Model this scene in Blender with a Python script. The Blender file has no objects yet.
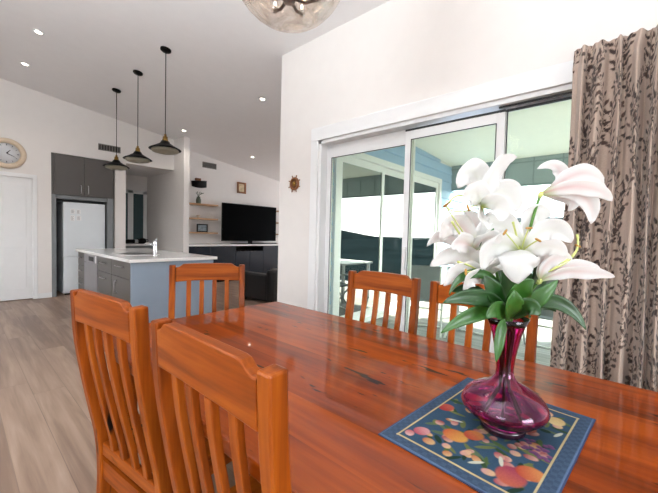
import bpy, math, random
import numpy as np
from mathutils import Vector, Matrix
random.seed(7); rng = np.random.default_rng(5)
C = bpy.context.scene.collection
PI = math.pi

# ------------------------------------------------------------------ helpers
def lin(c):
    return tuple(((v/255)/12.92 if v/255 <= .04045 else ((v/255+.055)/1.055)**2.4) for v in c)

class MB:
    """collects shapes, builds them as ONE mesh object"""
    def __init__(s): s.v = []; s.f = []; s.sm = []
    def add(s, vs, fs, smooth=False):
        o = len(s.v); s.v += [tuple(p) for p in vs]
        for f in fs: s.f.append(tuple(i+o for i in f)); s.sm.append(smooth)
        return s
    def box(s, x0, x1, y0, y1, z0, z1, c=0.0):
        if x0 > x1: x0, x1 = x1, x0
        if y0 > y1: y0, y1 = y1, y0
        if z0 > z1: z0, z1 = z1, z0
        if c <= 0:
            vs = [(x, y, z) for x in (x0, x1) for y in (y0, y1) for z in (z0, z1)]
            fs = [(0,1,3,2),(4,6,7,5),(0,4,5,1),(2,3,7,6),(0,2,6,4),(1,5,7,3)]
            return s.add(vs, fs)
        import bmesh
        bm = bmesh.new(); bmesh.ops.create_cube(bm, size=1)
        for v in bm.verts:
            v.co = Vector(((x0+x1)/2+v.co.x*(x1-x0), (y0+y1)/2+v.co.y*(y1-y0), (z0+z1)/2+v.co.z*(z1-z0)))
        bmesh.ops.bevel(bm, geom=bm.edges[:], offset=c, segments=2, affect='EDGES', profile=.5)
        bm.verts.index_update()
        s.add([v.co for v in bm.verts], [[v.index for v in f.verts] for f in bm.faces]); bm.free()
        return s
    def prism(s, pts, axis, a, b):
        """2-D outline extruded along axis (0,1,2) from a to b"""
        def P(p, t):
            q = list(p); q.insert(axis, t); return tuple(q)
        n = len(pts); vs = [P(p, a) for p in pts]+[P(p, b) for p in pts]
        fs = [tuple(range(n))[::-1], tuple(range(n, 2*n))]+[(i, (i+1) % n, n+(i+1) % n, n+i) for i in range(n)]
        return s.add(vs, fs)
    def lathe(s, prof, cx=0, cy=0, cz=0, n=32, axis='z', smooth=True, closed=False):
        vs = []
        for r, h in prof:
            for k in range(n):
                a = 2*PI*k/n; u, w = r*math.cos(a), r*math.sin(a)
                vs.append({'z': (cx+u, cy+w, cz+h), 'x': (cx+h, cy+u, cz+w), 'y': (cx+u, cy+h, cz+w)}[axis])
        m = len(prof); fs = []
        rngm = m if closed else m-1
        for i in range(rngm):
            for k in range(n):
                j = (i+1) % m
                fs.append((i*n+k, i*n+(k+1) % n, j*n+(k+1) % n, j*n+k))
        if not closed:
            if prof[0][0] > 1e-5: fs.append(tuple(range(n))[::-1])
            if prof[-1][0] > 1e-5: fs.append(tuple((m-1)*n+k for k in range(n)))
        return s.add(vs, fs, smooth)
    def tube(s, pts, r, n=8, smooth=True):
        pts = [Vector(p) for p in pts]; m = len(pts)
        rs = r if isinstance(r, (list, tuple)) else [r]*m
        vs = []; prev = None
        for i, p in enumerate(pts):
            t = (pts[min(i+1, m-1)]-pts[max(i-1, 0)]).normalized()
            if prev is None:
                a = Vector((0, 0, 1)) if abs(t.z) < .9 else Vector((1, 0, 0)); u = t.cross(a).normalized()
            else:
                u = (prev-t*prev.dot(t)).normalized()
            prev = u; w = t.cross(u)
            for k in range(n):
                g = 2*PI*k/n; vs.append(p+(u*math.cos(g)+w*math.sin(g))*rs[i])
        fs = [(i*n+k, i*n+(k+1) % n, (i+1)*n+(k+1) % n, (i+1)*n+k) for i in range(m-1) for k in range(n)]
        fs += [tuple(range(n))[::-1], tuple((m-1)*n+k for k in range(n))]
        return s.add(vs, fs, smooth)
    def sweep(s, path, w0, w1, d):
        """rectangular bar following path of (x,y,z); width in local x (w0..w1), depth d in y"""
        m = len(path); vs = []
        for i, (x, y, z) in enumerate(path):
            a = path[max(i-1, 0)]; b = path[min(i+1, m-1)]
            t = Vector((0, b[1]-a[1], b[2]-a[2])).normalized(); nrm = Vector((0, t.z, -t.y))
            for sx, sd in ((w0, -1), (w1, -1), (w1, 1), (w0, 1)):
                vs.append((x+sx, y+nrm.y*d/2*sd, z+nrm.z*d/2*sd))
        fs = [(i*4+k, i*4+(k+1) % 4, (i+1)*4+(k+1) % 4, (i+1)*4+k) for i in range(m-1) for k in range(4)]
        fs += [(3, 2, 1, 0), tuple((m-1)*4+k for k in range(4))]
        return s.add(vs, fs)
    def build(s, name, mat, parent=None, bevel=0.0, loc=None):
        me = bpy.data.meshes.new(name); me.from_pydata(s.v, [], s.f)
        me.polygons.foreach_set('use_smooth', s.sm); me.update()
        import bmesh
        bm = bmesh.new(); bm.from_mesh(me); bmesh.ops.recalc_face_normals(bm, faces=bm.faces[:]); bm.to_mesh(me); bm.free()
        o = bpy.data.objects.new(name, me); C.objects.link(o)
        me.materials.append(mat)
        if parent: o.parent = parent
        if loc: o.location = loc
        if bevel:
            b = o.modifiers.new('bevel', 'BEVEL'); b.width = bevel; b.segments = 2; b.limit_method = 'ANGLE'; b.angle_limit = math.radians(40)
        return o

def tag(o, label=None, cat=None, group=None, kind=None):
    if label: o['label'] = label
    if cat: o['category'] = cat
    if group: o['group'] = group
    if kind: o['kind'] = kind
    return o
def struct(o): o['kind'] = 'structure'; return o
def empty(name, loc, label, cat, group=None, rz=0.0):
    o = bpy.data.objects.new(name, None); C.objects.link(o); o.empty_display_size = .05
    o.location = loc; o.rotation_euler = (0, 0, rz); return tag(o, label, cat, group)
def copy_tree(o, parent=None):
    c = o.copy(); C.objects.link(c)
    if parent: c.parent = parent
    for ch in list(o.children): copy_tree(ch, c)
    return c

# ------------------------------------------------------------------ materials
def mat_base(name):
    m = bpy.data.materials.new(name); m.use_nodes = True
    nt = m.node_tree; b = nt.nodes['Principled BSDF']; return m, nt, b
def plain(name, c, rough=.5, metal=0., coat=0., noise=.04, scale=8., bump=0., **kw):
    m, nt, b = mat_base(name); N = nt.nodes; L = nt.links
    tc = N.new('ShaderNodeTexCoord'); no = N.new('ShaderNodeTexNoise'); no.inputs['Scale'].default_value = scale; no.inputs['Detail'].default_value = 4
    L.new(tc.outputs['Object'], no.inputs['Vector'])
    r = N.new('ShaderNodeValToRGB'); l = lin(c)
    r.color_ramp.elements[0].position = .3; r.color_ramp.elements[1].position = .7
    r.color_ramp.elements[0].color = (*[v*(1-noise) for v in l], 1); r.color_ramp.elements[1].color = (*[min(1, v*(1+noise)) for v in l], 1)
    L.new(no.outputs['Fac'], r.inputs['Fac']); L.new(r.outputs['Color'], b.inputs['Base Color'])
    b.inputs['Roughness'].default_value = rough; b.inputs['Metallic'].default_value = metal; b.inputs['Coat Weight'].default_value = coat
    b.inputs['Coat Roughness'].default_value = .05
    if bump:
        bp = N.new('ShaderNodeBump'); bp.inputs['Strength'].default_value = bump; bp.inputs['Distance'].default_value = .002
        n2 = N.new('ShaderNodeTexNoise'); n2.inputs['Scale'].default_value = scale*12; L.new(tc.outputs['Object'], n2.inputs['Vector'])
        L.new(n2.outputs['Fac'], bp.inputs['Height']); L.new(bp.outputs['Normal'], b.inputs['Normal'])
    for k, v in kw.items(): b.inputs[k.replace('_', ' ')].default_value = v
    return m
def wood(name, dark, mid, light, grain=1, rough=.2, coat=.5, plank=None, knots=0., sc=1., coord='Object', knotcol=(25, 16, 12), coat_rough=.06, gaps=0., spec=.5, ksc=1.):
    """grain = axis index the fibres run along; plank=(axis,width)"""
    m, nt, b = mat_base(name); N = nt.nodes; L = nt.links
    tc = N.new('ShaderNodeTexCoord'); src = tc.outputs[coord]
    sep = N.new('ShaderNodeSeparateXYZ'); L.new(src, sep.inputs[0])
    def math_(op, a, bb=None, c=None):
        n = N.new('ShaderNodeMath'); n.operation = op
        for i, q in enumerate((a, bb, c)):
            if q is None: continue
            if isinstance(q, (int, float)): n.inputs[i].default_value = q
            else: L.new(q, n.inputs[i])
        return n.outputs[0]
    def mapped(scale, off=None):
        mp = N.new('ShaderNodeMapping'); mp.inputs['Scale'].default_value = scale; L.new(src, mp.inputs['Vector'])
        if off is None: return mp.outputs[0]
        va = N.new('ShaderNodeVectorMath'); va.operation = 'ADD'; L.new(mp.outputs[0], va.inputs[0]); L.new(off, va.inputs[1]); return va.outputs[0]
    off = None; cell = None
    if plank:
        ax, w = plank; q = math_('DIVIDE', sep.outputs[ax], w); fl = math_('FLOOR', q)
        wn = N.new('ShaderNodeTexWhiteNoise'); wn.noise_dimensions = '2D'
        cb = N.new('ShaderNodeCombineXYZ'); L.new(fl, cb.inputs[0])
        if gaps:
            wn0 = N.new('ShaderNodeTexWhiteNoise'); wn0.noise_dimensions = '1D'; L.new(fl, wn0.inputs['W'])
            ln = math_('ADD', math_('DIVIDE', sep.outputs[grain], 1.8), math_('MULTIPLY', wn0.outputs['Value'], 7.))
            lf = math_('FLOOR', ln); L.new(lf, cb.inputs[1])
        L.new(cb.outputs[0], wn.inputs['Vector']); cell = wn.outputs['Value']
        vm = N.new('ShaderNodeVectorMath'); vm.operation = 'SCALE'; L.new(wn.outputs['Color'], vm.inputs[0]); vm.inputs['Scale'].default_value = 30; off = vm.outputs[0]
    s1 = [14*sc]*3; s1[grain] = 1.1*sc; s2 = [70*sc]*3; s2[grain] = 3*sc
    n1 = N.new('ShaderNodeTexNoise'); n1.inputs['Scale'].default_value = 1; n1.inputs['Detail'].default_value = 5; n1.inputs['Distortion'].default_value = .8
    L.new(mapped(s1, off), n1.inputs['Vector'])
    n2 = N.new('ShaderNodeTexNoise'); n2.inputs['Scale'].default_value = 1; n2.inputs['Detail'].default_value = 3; L.new(mapped(s2, off), n2.inputs['Vector'])
    f = math_('ADD', math_('MULTIPLY', n1.outputs['Fac'], .75), math_('MULTIPLY', n2.outputs['Fac'], .25))
    if cell is not None: f = math_('ADD', f, math_('MULTIPLY', math_('SUBTRACT', cell, .5), .22))
    r = N.new('ShaderNodeValToRGB'); e = r.color_ramp.elements
    e[0].position = .33; e[0].color = (*lin(dark), 1); e[1].position = .68; e[1].color = (*lin(light), 1)
    k = e.new(.5); k.color = (*lin(mid), 1); L.new(f, r.inputs['Fac']); col = r.outputs['Color']
    if knots:
        s3 = [9*sc*ksc]*3; s3[grain] = 2.2*sc*ksc
        vo = N.new('ShaderNodeTexNoise'); vo.inputs['Scale'].default_value = 1; vo.inputs['Detail'].default_value = 2.5; vo.inputs['Roughness'].default_value = .65; L.new(mapped(s3, off), vo.inputs['Vector'])
        kr = N.new('ShaderNodeValToRGB'); kr.color_ramp.elements[0].position = knots; kr.color_ramp.elements[0].color = (0, 0, 0, 1)
        kr.color_ramp.elements[1].position = knots+.035; kr.color_ramp.elements[1].color = (1, 1, 1, 1); L.new(vo.outputs['Fac'], kr.inputs['Fac'])
        mx = N.new('ShaderNodeMix'); mx.data_type = 'RGBA'; L.new(kr.outputs['Color'], mx.inputs['Factor']); L.new(col, mx.inputs['A']); mx.inputs['B'].default_value = (*lin(knotcol), 1); col = mx.outputs['Result']
    if gaps:
        d1 = math_('LESS_THAN', math_('FRACT', q), gaps/plank[1]); d2 = math_('LESS_THAN', math_('FRACT', ln), gaps/1.8)
        g = math_('MAXIMUM', d1, d2)
        mx = N.new('ShaderNodeMix'); mx.data_type = 'RGBA'; L.new(math_('MULTIPLY', g, .45), mx.inputs['Factor']); L.new(col, mx.inputs['A']); 
        mx.inputs['B'].default_value = (*[v*.4 for v in lin(dark)], 1); col = mx.outputs['Result']
    L.new(col, b.inputs['Base Color'])
    b.inputs['Roughness'].default_value = rough; b.inputs['Coat Weight'].default_value = coat; b.inputs['Coat Roughness'].default_value = coat_rough
    b.inputs['Specular IOR Level'].default_value = spec
    return m
def emis(name, c, s):
    m, nt, b = mat_base(name); b.inputs['Base Color'].default_value = (*lin(c), 1)
    b.inputs['Emission Color'].default_value = (*lin(c), 1); b.inputs['Emission Strength'].default_value = s; return m
def pane_glass(name, tint=(235, 245, 240), refl=None, rough=0., tr=1.):
    m, nt, b = mat_base(name); N = nt.nodes; L = nt.links; N.remove(b); out = N['Material Output']
    t = N.new('ShaderNodeBsdfTransparent'); t.inputs[0].default_value = (*[v*tr for v in lin(tint)], 1)
    g = N.new('ShaderNodeBsdfGlossy'); g.inputs['Roughness'].default_value = rough
    mx = N.new('ShaderNodeMixShader')
    if refl is None:
        fr = N.new('ShaderNodeFresnel'); fr.inputs['IOR'].default_value = 1.2; L.new(fr.outputs[0], mx.inputs[0])
    else:
        fr = N.new('ShaderNodeLayerWeight'); fr.inputs['Blend'].default_value = .3
        mr = N.new('ShaderNodeMapRange'); L.new(fr.outputs['Fresnel'], mr.inputs['Value']); mr.inputs['To Min'].default_value = refl; mr.inputs['To Max'].default_value = 1
        L.new(mr.outputs[0], mx.inputs[0])
    L.new(t.outputs[0], mx.inputs[1]); L.new(g.outputs[0], mx.inputs[2]); L.new(mx.outputs[0], out.inputs['Surface']); return m
def vcol(name, rough=.6, sheen=0., subsurf=0., trans=0.):
    m, nt, b = mat_base(name); a = nt.nodes.new('ShaderNodeAttribute'); a.attribute_name = 'col'
    nt.links.new(a.outputs['Color'], b.inputs['Base Color']); b.inputs['Roughness'].default_value = rough; b.inputs['Sheen Weight'].default_value = sheen
    if subsurf: b.inputs['Subsurface Weight'].default_value = subsurf; b.inputs['Subsurface Radius'].default_value = (.01, .01, .008)
    if trans:
        N = nt.nodes; L = nt.links; tr = N.new('ShaderNodeBsdfTranslucent'); L.new(a.outputs['Color'], tr.inputs[0]); mx = N.new('ShaderNodeMixShader'); mx.inputs[0].default_value = trans
        L.new(b.outputs[0], mx.inputs[1]); L.new(tr.outputs[0], mx.inputs[2]); L.new(mx.outputs[0], N['Material Output'].inputs['Surface'])
    return m

M = {}
M['wall'] = plain('wall_paint', (236, 231, 227), .75, noise=.01)
M['ceil'] = plain('ceiling_paint', (240, 238, 238), .8, noise=.01)
M['soffit'] = plain('soffit_paint', (242, 242, 228), .7, noise=.02)
M['white'] = plain('white_gloss_paint', (240, 240, 240), .35, noise=.01)
M['alu'] = plain('white_aluminium', (232, 232, 232), .35, noise=.01)
M['gasket'] = plain('black_rubber', (28, 28, 30), .6)
M['floor'] = wood('floor_boards', (124, 100, 84), (150, 124, 106), (170, 145, 127), grain=1, rough=.42, coat=.1, plank=(0, .19), sc=.8, gaps=.004, coat_rough=.3)
M['table'] = wood('table_wood', (92, 33, 5), (127, 50, 6), (152, 68, 12), grain=1, rough=.35, coat=.6, spec=.05, plank=(0, .145), knots=.648, sc=1.0, coat_rough=.03, ksc=2.4, knotcol=(38, 20, 12))
M['table_x'] = wood('table_wood_cross', (92, 33, 5), (127, 50, 6), (152, 68, 12), grain=0, rough=.22, coat=.75, knots=.72, coat_rough=.05)
cw = ((100, 42, 8), (144, 68, 14), (174, 94, 26))
M['ch_z'] = wood('chair_wood_upright', *cw, grain=2, rough=.4, coat=.09, spec=.15, knots=.625, sc=1.1, coat_rough=.12)
M['ch_x'] = wood('chair_wood_rail', *cw, grain=0, rough=.4, coat=.09, spec=.15, knots=.625, sc=1.1, coat_rough=.12)
M['ch_y'] = wood('chair_wood_seat', *cw, grain=1, rough=.4, coat=.09, spec=.15, knots=.625, sc=1.1, coat_rough=.12)
M['shelfwood'] = wood('pale_shelf_wood', (150, 112, 78), (178, 138, 100), (196, 160, 122), grain=0, rough=.5, coat=0)
M['cab'] = plain('taupe_cabinet', (88, 84, 81), .4, noise=.02)
M['cab_panel'] = plain('grey_blue_panel', (142, 156, 172), .4, noise=.02)
M['cab_side'] = plain('light_grey_panel', (128, 132, 134), .45, noise=.02)
M['stone'] = plain('white_stone_top', (240, 238, 236), .15, noise=.03, scale=40, coat=.3)
M['tvcab'] = plain('dark_navy_gloss', (20, 28, 40), .2, noise=.03, coat=.15, Specular_IOR_Level=.3)
M['steel'] = plain('brushed_steel', (180, 178, 180), .3, 1.)
M['steel2'] = plain('dishwasher_steel', (150, 148, 154), .35, .6)
M['chrome'] = plain('chrome', (220, 220, 222), .08, 1.)
M['black'] = plain('black_enamel', (12, 10, 10), .4, Specular_IOR_Level=.1)
M['blackg'] = plain('black_gloss_screen', (4, 4, 5), .3, Specular_IOR_Level=.02)
M['leather'] = plain('black_leather', (26, 24, 24), .4, noise=.1, bump=.3)
M['brass'] = plain('aged_brass', (150, 118, 62), .3, 1.)
M['fridge'] = plain('fridge_white', (226, 232, 236), .3, noise=.01)
M['paper'] = plain('paper_sheet', (244, 244, 244), .8)
M['ink'] = plain('grey_ink', (120, 124, 134), .8)
M['vent'] = plain('vent_metal', (120, 116, 110), .5)
M['ventd'] = plain('vent_dark', (50, 48, 46), .6)
M['glass'] = pane_glass('window_glass', (246, 250, 240))
M['tint'] = pane_glass('tinted_glass', (22, 28, 30), refl=.42)
M['clockrim'] = plain('cream_clock_rim', (214, 194, 170), .4, noise=.03)
M['clockface'] = plain('clock_face', (214, 216, 220), .5)
M['shipwood'] = wood('wheel_wood', (92, 52, 24), (132, 80, 40), (160, 104, 58), grain=2, rough=.35, coat=.3)
M['board'] = plain('blue_weatherboard', (170, 198, 226), .6, noise=.02)
M['deck'] = wood('deck_boards', (122, 119, 116), (146, 143, 140), (164, 161, 158), grain=1, rough=.7, coat=0, plank=(0, .14), gaps=.006)
M['fascia'] = plain('grey_blue_fascia', (142, 158, 160), .5)
M['land'] = plain('scrub_land', (24, 32, 34), 1., noise=.4, scale=.05, Specular_IOR_Level=0.)
M['roof'] = plain('pale_roof_sheet', (214, 218, 222), .4, noise=.02)
M['outwhite'] = plain('white_powder_coat', (238, 240, 242), .4)
M['sling'] = plain('grey_sling_fabric', (128, 134, 140), .8)
M['rail'] = plain('dark_rail', (60, 64, 68), .4)
M['lamp'] = emis('downlight_glow', (255, 244, 226), 14)
M['bulb'] = emis('bulb_glow', (255, 222, 170), 5)
M['leaf'] = plain('lily_leaf_green', (44, 92, 26), .45, noise=.35, scale=14, coat=.15)
M['leafd'] = plain('lily_leaf_dark', (26, 66, 20), .45, noise=.3, scale=14, coat=.15)
M['stem'] = plain('lily_stem_green', (84, 132, 52), .45, noise=.15, scale=30)
M['pistil'] = plain('pale_green_style', (206, 214, 130), .45)
M['anther'] = plain('ochre_anther', (176, 130, 60), .8, noise=.2)
M['petal'] = vcol('lily_petal', .45, trans=.6)
M['curtain'] = vcol('curtain_print', .85, sheen=.2)
M['mat'] = vcol('placemat_weave', .95)
M['mat'].node_tree.nodes['Principled BSDF'].inputs['Specular IOR Level'].default_value = .1
# amethyst glass
m, nt, b = mat_base('amethyst_glass'); N = nt.nodes; L = nt.links
b.inputs['Base Color'].default_value = (*lin((228, 104, 184)), 1); b.inputs['Transmission Weight'].default_value = 1; b.inputs['Roughness'].default_value = .02; b.inputs['IOR'].default_value = 1.48
M['vase'] = m
m, nt, b = mat_base('globe_ripple_glass'); N = nt.nodes; L = nt.links; N.remove(b)
t = N.new('ShaderNodeBsdfTransparent'); t.inputs[0].default_value = (.93, .91, .89, 1)
g = N.new('ShaderNodeBsdfPrincipled'); g.inputs['Base Color'].default_value = (*lin((176, 164, 154)), 1); g.inputs['Roughness'].default_value = .15; g.inputs['Metallic'].default_value = .3
tc = N.new('ShaderNodeTexCoord'); no = N.new('ShaderNodeTexNoise'); no.inputs['Scale'].default_value = 9; no.inputs['Distortion'].default_value = 1.5; L.new(tc.outputs['Object'], no.inputs['Vector'])
bp = N.new('ShaderNodeBump'); bp.inputs['Distance'].default_value = .03; L.new(no.outputs['Fac'], bp.inputs['Height']); L.new(bp.outputs[0], g.inputs['Normal'])
mr = N.new('ShaderNodeMapRange'); mr.inputs['From Min'].default_value = .35; mr.inputs['From Max'].default_value = .65; mr.inputs['To Min'].default_value = .22; mr.inputs['To Max'].default_value = .6; L.new(no.outputs['Fac'], mr.inputs['Value'])
mx = N.new('ShaderNodeMixShader'); L.new(mr.outputs[0], mx.inputs[0]); L.new(t.outputs[0], mx.inputs[1]); L.new(g.outputs[0], mx.inputs[2]); L.new(mx.outputs[0], N['Material Output'].inputs['Surface'])
M['globe'] = m
M['shade_glass'] = plain('frosted_shade_glass', (214, 206, 184), .3, Transmission_Weight=.6, IOR=1.1)

# ------------------------------------------------------------------ room shell
def cz(x): return 3.673-.131*x            # underside of the raked ceiling
XW, YK = 2.6, 7.6
struct(MB().box(-3.2, 2.8, -3.2, 9.4, -.12, 0).box(2.8, 10.2, 2.87, 9.4, -.12, 0).build('floor', M['floor']))
m = MB(); m.prism([(-3.2, cz(-3.2)), (2.8, cz(2.8)), (2.8, cz(2.8)+.12), (-3.2, cz(-3.2)+.12)], 1, -3.2, 9.4)
m.prism([(2.8, cz(2.8)), (10.2, cz(10.2)), (10.2, cz(10.2)+.12), (2.8, cz(2.8)+.12)], 1, 2.85, 9.4)
struct(m.build('ceiling', M['ceil']))
# window wall with its opening, its end face at Y = 3.14
m = MB()
top = lambda x: cz(x)+.05
OY0, OY1, OZ = -.12, 2.5, 2.235
m.prism([(XW, 0), (XW+.2, 0), (XW+.2, top(XW+.2)), (XW, top(XW))], 1, OY1, 3.14)
m.prism([(XW, OZ), (XW+.2, OZ), (XW+.2, top(XW+.2)), (XW, top(XW))], 1, OY0, OY1)
m.prism([(XW, 0), (XW+.2, 0), (XW+.2, top(XW+.2)), (XW, top(XW))], 1, -3.2, OY0)
struct(m.build('wall_right', M['wall']))
# living-room wing wall (with sliding door opening X 3.3..6.35)
def wingwall():
    m = MB(); a, b_ = 2.87, 3.14
    m.prism([(2.8, 0), (3.3, 0), (3.3, top(3.3)), (2.8, top(2.8))], 1, a, b_)
    m.prism([(3.3, 2.32), (6.38, 2.32), (6.38, top(6.38)), (3.3, top(3.3))], 1, a, b_)
    m.prism([(6.38, 0), (10.2, 0), (10.2, top(10.2)), (6.38, top(6.38))], 1, a, b_)
    return struct(m.build('wall_wing', M['wall']))
wingwall()
# weatherboard cladding on the outside of the wing wall
cl = MB()
def boards(x0, x1, z0, z1):
    z = z0
    while z < z1-.01:
        h = min(.17, z1-z); cl.prism([(2.835, z), (2.87, z), (2.87, z+h), (2.858, z+h)], 0, x0, x1); z += .17
boards(2.8, 3.24, 0, 2.89); boards(3.24, 6.43, 2.38, 2.84); boards(6.43, 10.2, 0, 2.72)
tag(cl.build('weatherboard_cladding', M['board']), kind='structure')
# kitchen wall
m = MB()
def kw(x0, x1, z0, z1=None, y0=YK, y1=YK+.12):
    if z1 is None: m.prism([(x0, z0), (x1, z0), (x1, top(x1)), (x0, top(x0))], 1, y0, y1)
    else: m.box(x0, x1, y0, y1, z0, z1)
kw(-3.2, .06, 0); kw(.06, .90, 2.06); kw(.90, 1.15, 0); kw(1.15, 2.13, 2.56); kw(2.13, 2.32, 0, y1=YK+.75); kw(2.32, 3.28, 2.57)
struct(m.build('wall_back', M['wall']))
struct(MB().box(-.2, 1.03, 8.2, 8.3, 0, 2.7).box(-.2, -.1, YK+.12, 8.2, 0, 2.7).box(-.2, 1.03, YK+.12, 8.3, 2.7, 2.8).build('hall_light_block', M['wall']))  # unseen box added to stop sky light leaking under the door
m = MB(); m.box(1.03, 1.15, YK+.12, 8.35, 0, 2.7); m.box(1.03, 2.32, 8.35, 8.47, 0, 2.7)
struct(m.build('wall_alcove', M['wall']))
m = MB(); m.prism([(3.28, 0), (3.40, 0), (3.40, top(3.40)), (3.28, top(3.28))], 1, 7.12, 9.16)
struct(m.build('wall_divider', M['wall']))
struct(MB().box(2.2, 3.4, 9.16, 9.28, 0, 2.8).build('wall_pantry', M['wall']))
struct(MB().box(2.20, 2.32, 8.47, 9.16, 0, 2.8).build('wall_pantry_left', M['wall']))
struct(MB().box(2.32, 3.28, YK+.12, 9.16, 2.57, 2.65).build('trim_3', M['ceil'])).name = 'ceiling_pantry'
m = MB(); m.prism([(3.40, 0), (10.2, 0), (10.2, top(10.2)), (3.40, top(3.40))], 1, 8.0, 8.12)
struct(m.build('wall_living', M['wall']))
struct(MB().box(10.0, 10.2, 3.14, 3.6, 0, 2.45).box(10.0, 10.2, 7.6, 8.0, 0, 2.45).box(10.0, 10.2, 3.6, 7.6, 0, .3).box(10.0, 10.2, 3.6, 7.6, 2.3, 2.45).build('wall_living_end', M['wall']))
# left wall, rear wall; unseen openings added to let daylight in
m = MB(); m.box(-3.2, -3.0, -3.2, 9.4, 0, .9); m.box(-3.2, -3.0, -3.2, 9.4, 2.1, top(-3.1)); m.box(-3.2, -3.0, -3.2, -1.2, .9, 2.1); m.box(-3.2, -3.0, .4, 3.4, .9, 2.1); m.box(-3.2, -3.0, 5.0, 9.4, .9, 2.1)
struct(m.build('wall_left', M['wall']))
m = MB(); m.prism([(-3.0, 0), (-.9, 0), (-.9, top(-.9)), (-3.0, top(-3.0))], 1, -3.2, -3.0); m.prism([(.9, 0), (2.6, 0), (2.6, top(2.6)), (.9, top(.9))], 1, -3.2, -3.0)
m.prism([(-.9, 2.1), (.9, 2.1), (.9, top(.9)), (-.9, top(-.9))], 1, -3.2, -3.0); m.box(-.9, .9, -3.2, -3.0, 0, .8)
struct(m.build('wall_rear', M['wall']))
struct(MB().box(.965, 1.15, YK-.014, YK, 0, .09, .003).build('baseboard_back', M['white']))
struct(MB().box(XW-.014, XW, OY1+.1, 3.14, 0, .09, .003).build('baseboard_right', M['white']))
# architrave of the big sliding door
m = MB(); m.box(XW-.022, XW, OY0-.1, OY1+.1, OZ, OZ+.135, .004); m.box(XW-.022, XW, OY1, OY1+.1, 0, OZ, .004); m.box(XW-.022, XW, OY0-.1, OY0, 0, OZ, .004)
struct(m.build('trim_1', M['white']))
# big sliding door = window_1
W = MB()
W.box(XW+.0, XW+.14, OY1-.035, OY1, 0, OZ); W.box(XW, XW+.14, OY0, OY0+.035, 0, OZ); W.box(XW, XW+.14, OY0, OY1, OZ-.035, OZ); W.box(XW, XW+.14, OY0, OY1, 0, .035)
win = struct(W.build('window_1', M['alu'], bevel=.002))
def panel(y0, y1, x, top_rail=.10, name='sash', st=.055, z1=OZ-.037):
    s = MB(); t = .035
    s.box(x, x+t, y0, y0+st, .036, z1); s.box(x, x+t, y1-st, y1, .036, z1); s.box(x, x+t, y0+st, y1-st, z1-top_rail, z1); s.box(x, x+t, y0+st, y1-st, .036, .14)
    o = s.build(name, M['alu'], win, bevel=.003)
    MB().box(x+.014, x+.019, y0+st, y1-st, .14, z1-top_rail).build('pane', M['glass'], o)
    g = MB(); a = .006; X0 = x-.001
    g.box(X0, X0+.003, y0+st, y0+st+a, .14, z1-top_rail); g.box(X0, X0+.003, y1-st-a, y1-st, .14, z1-top_rail); g.box(X0, X0+.003, y0+st, y1-st, z1-top_rail-a, z1-top_rail)
    g.build('gasket', M['gasket'], o); return o
panel(1.44, OY1-.036, XW+.095, .135, st=.06)
panel(.70, 1.50, XW+.048, .072, z1=OZ-.075)
panel(OY0+.036, .755, XW+.095, .02, z1=OZ-.04)
g = MB(); g.box(XW+.046, XW+.05, .70, 1.50, OZ-.074, OZ-.058); g.box(XW+.03, XW+.034, OY0+.04, .74, OZ-.052, OZ-.038); g.box(XW+.06, XW+.064, OY0+.04, .74, OZ-.074, OZ-.06)
g.build('track', M['gasket'], win)
h = MB().box(XW+.02, XW+.05, 1.455, 1.475, .95, 1.15, .004).build('latch', M['alu'], win)

# kitchen door = door_1 with architrave
d = MB().box(.06, .90, YK+.02, YK+.06, .012, 2.06).build('door_1', M['white']); struct(d)
mo = MB()
for (x0, x1) in ((.14, .44), (.52, .82)):
    for (z0, z1) in ((.2, .9), (1.05, 1.95)): mo.box(x0, x1, YK+.014, YK+.02, z0, z1, .003)
mo.build('door_panel', M['white'], d)
MB().lathe([(.0, -.06), (.022, -.055), (.024, -.035), (.01, -.02), (.012, 0)], .13, YK+.02, 1.0, 16, 'y').build('door_handle', M['steel'], d)
m = MB(); m.box(.90, .96, YK-.016, YK, 0, 2.12, .004); m.box(0, .06, YK-.016, YK, 0, 2.12, .004); m.box(0, .96, YK-.0165, YK, 2.06, 2.125, .004)
struct(m.build('trim_2', M['white']))

# pantry window at the end of the recess
o = MB(); 
for (x0, x1, z0, z1) in ((2.66, 2.71, .95, 2.2), (2.83, 2.95, .95, 2.2), (3.18, 3.26, .95, 2.2), (2.66, 3.26, 2.12, 2.2), (2.66, 3.26, .92, .99)): o.box(x0, x1, 9.11, 9.16, z0, z1)
pw = struct(o.build('window_2', M['alu'], bevel=.003))
M['pg'] = plain('dark_teal_glass', (62, 84, 88), .1)
for x0, x1 in ((2.71, 2.83), (2.95, 3.18)): MB().box(x0, x1, 9.13, 9.14, .99, 2.12).build('pane', M['pg'], pw)

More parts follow.
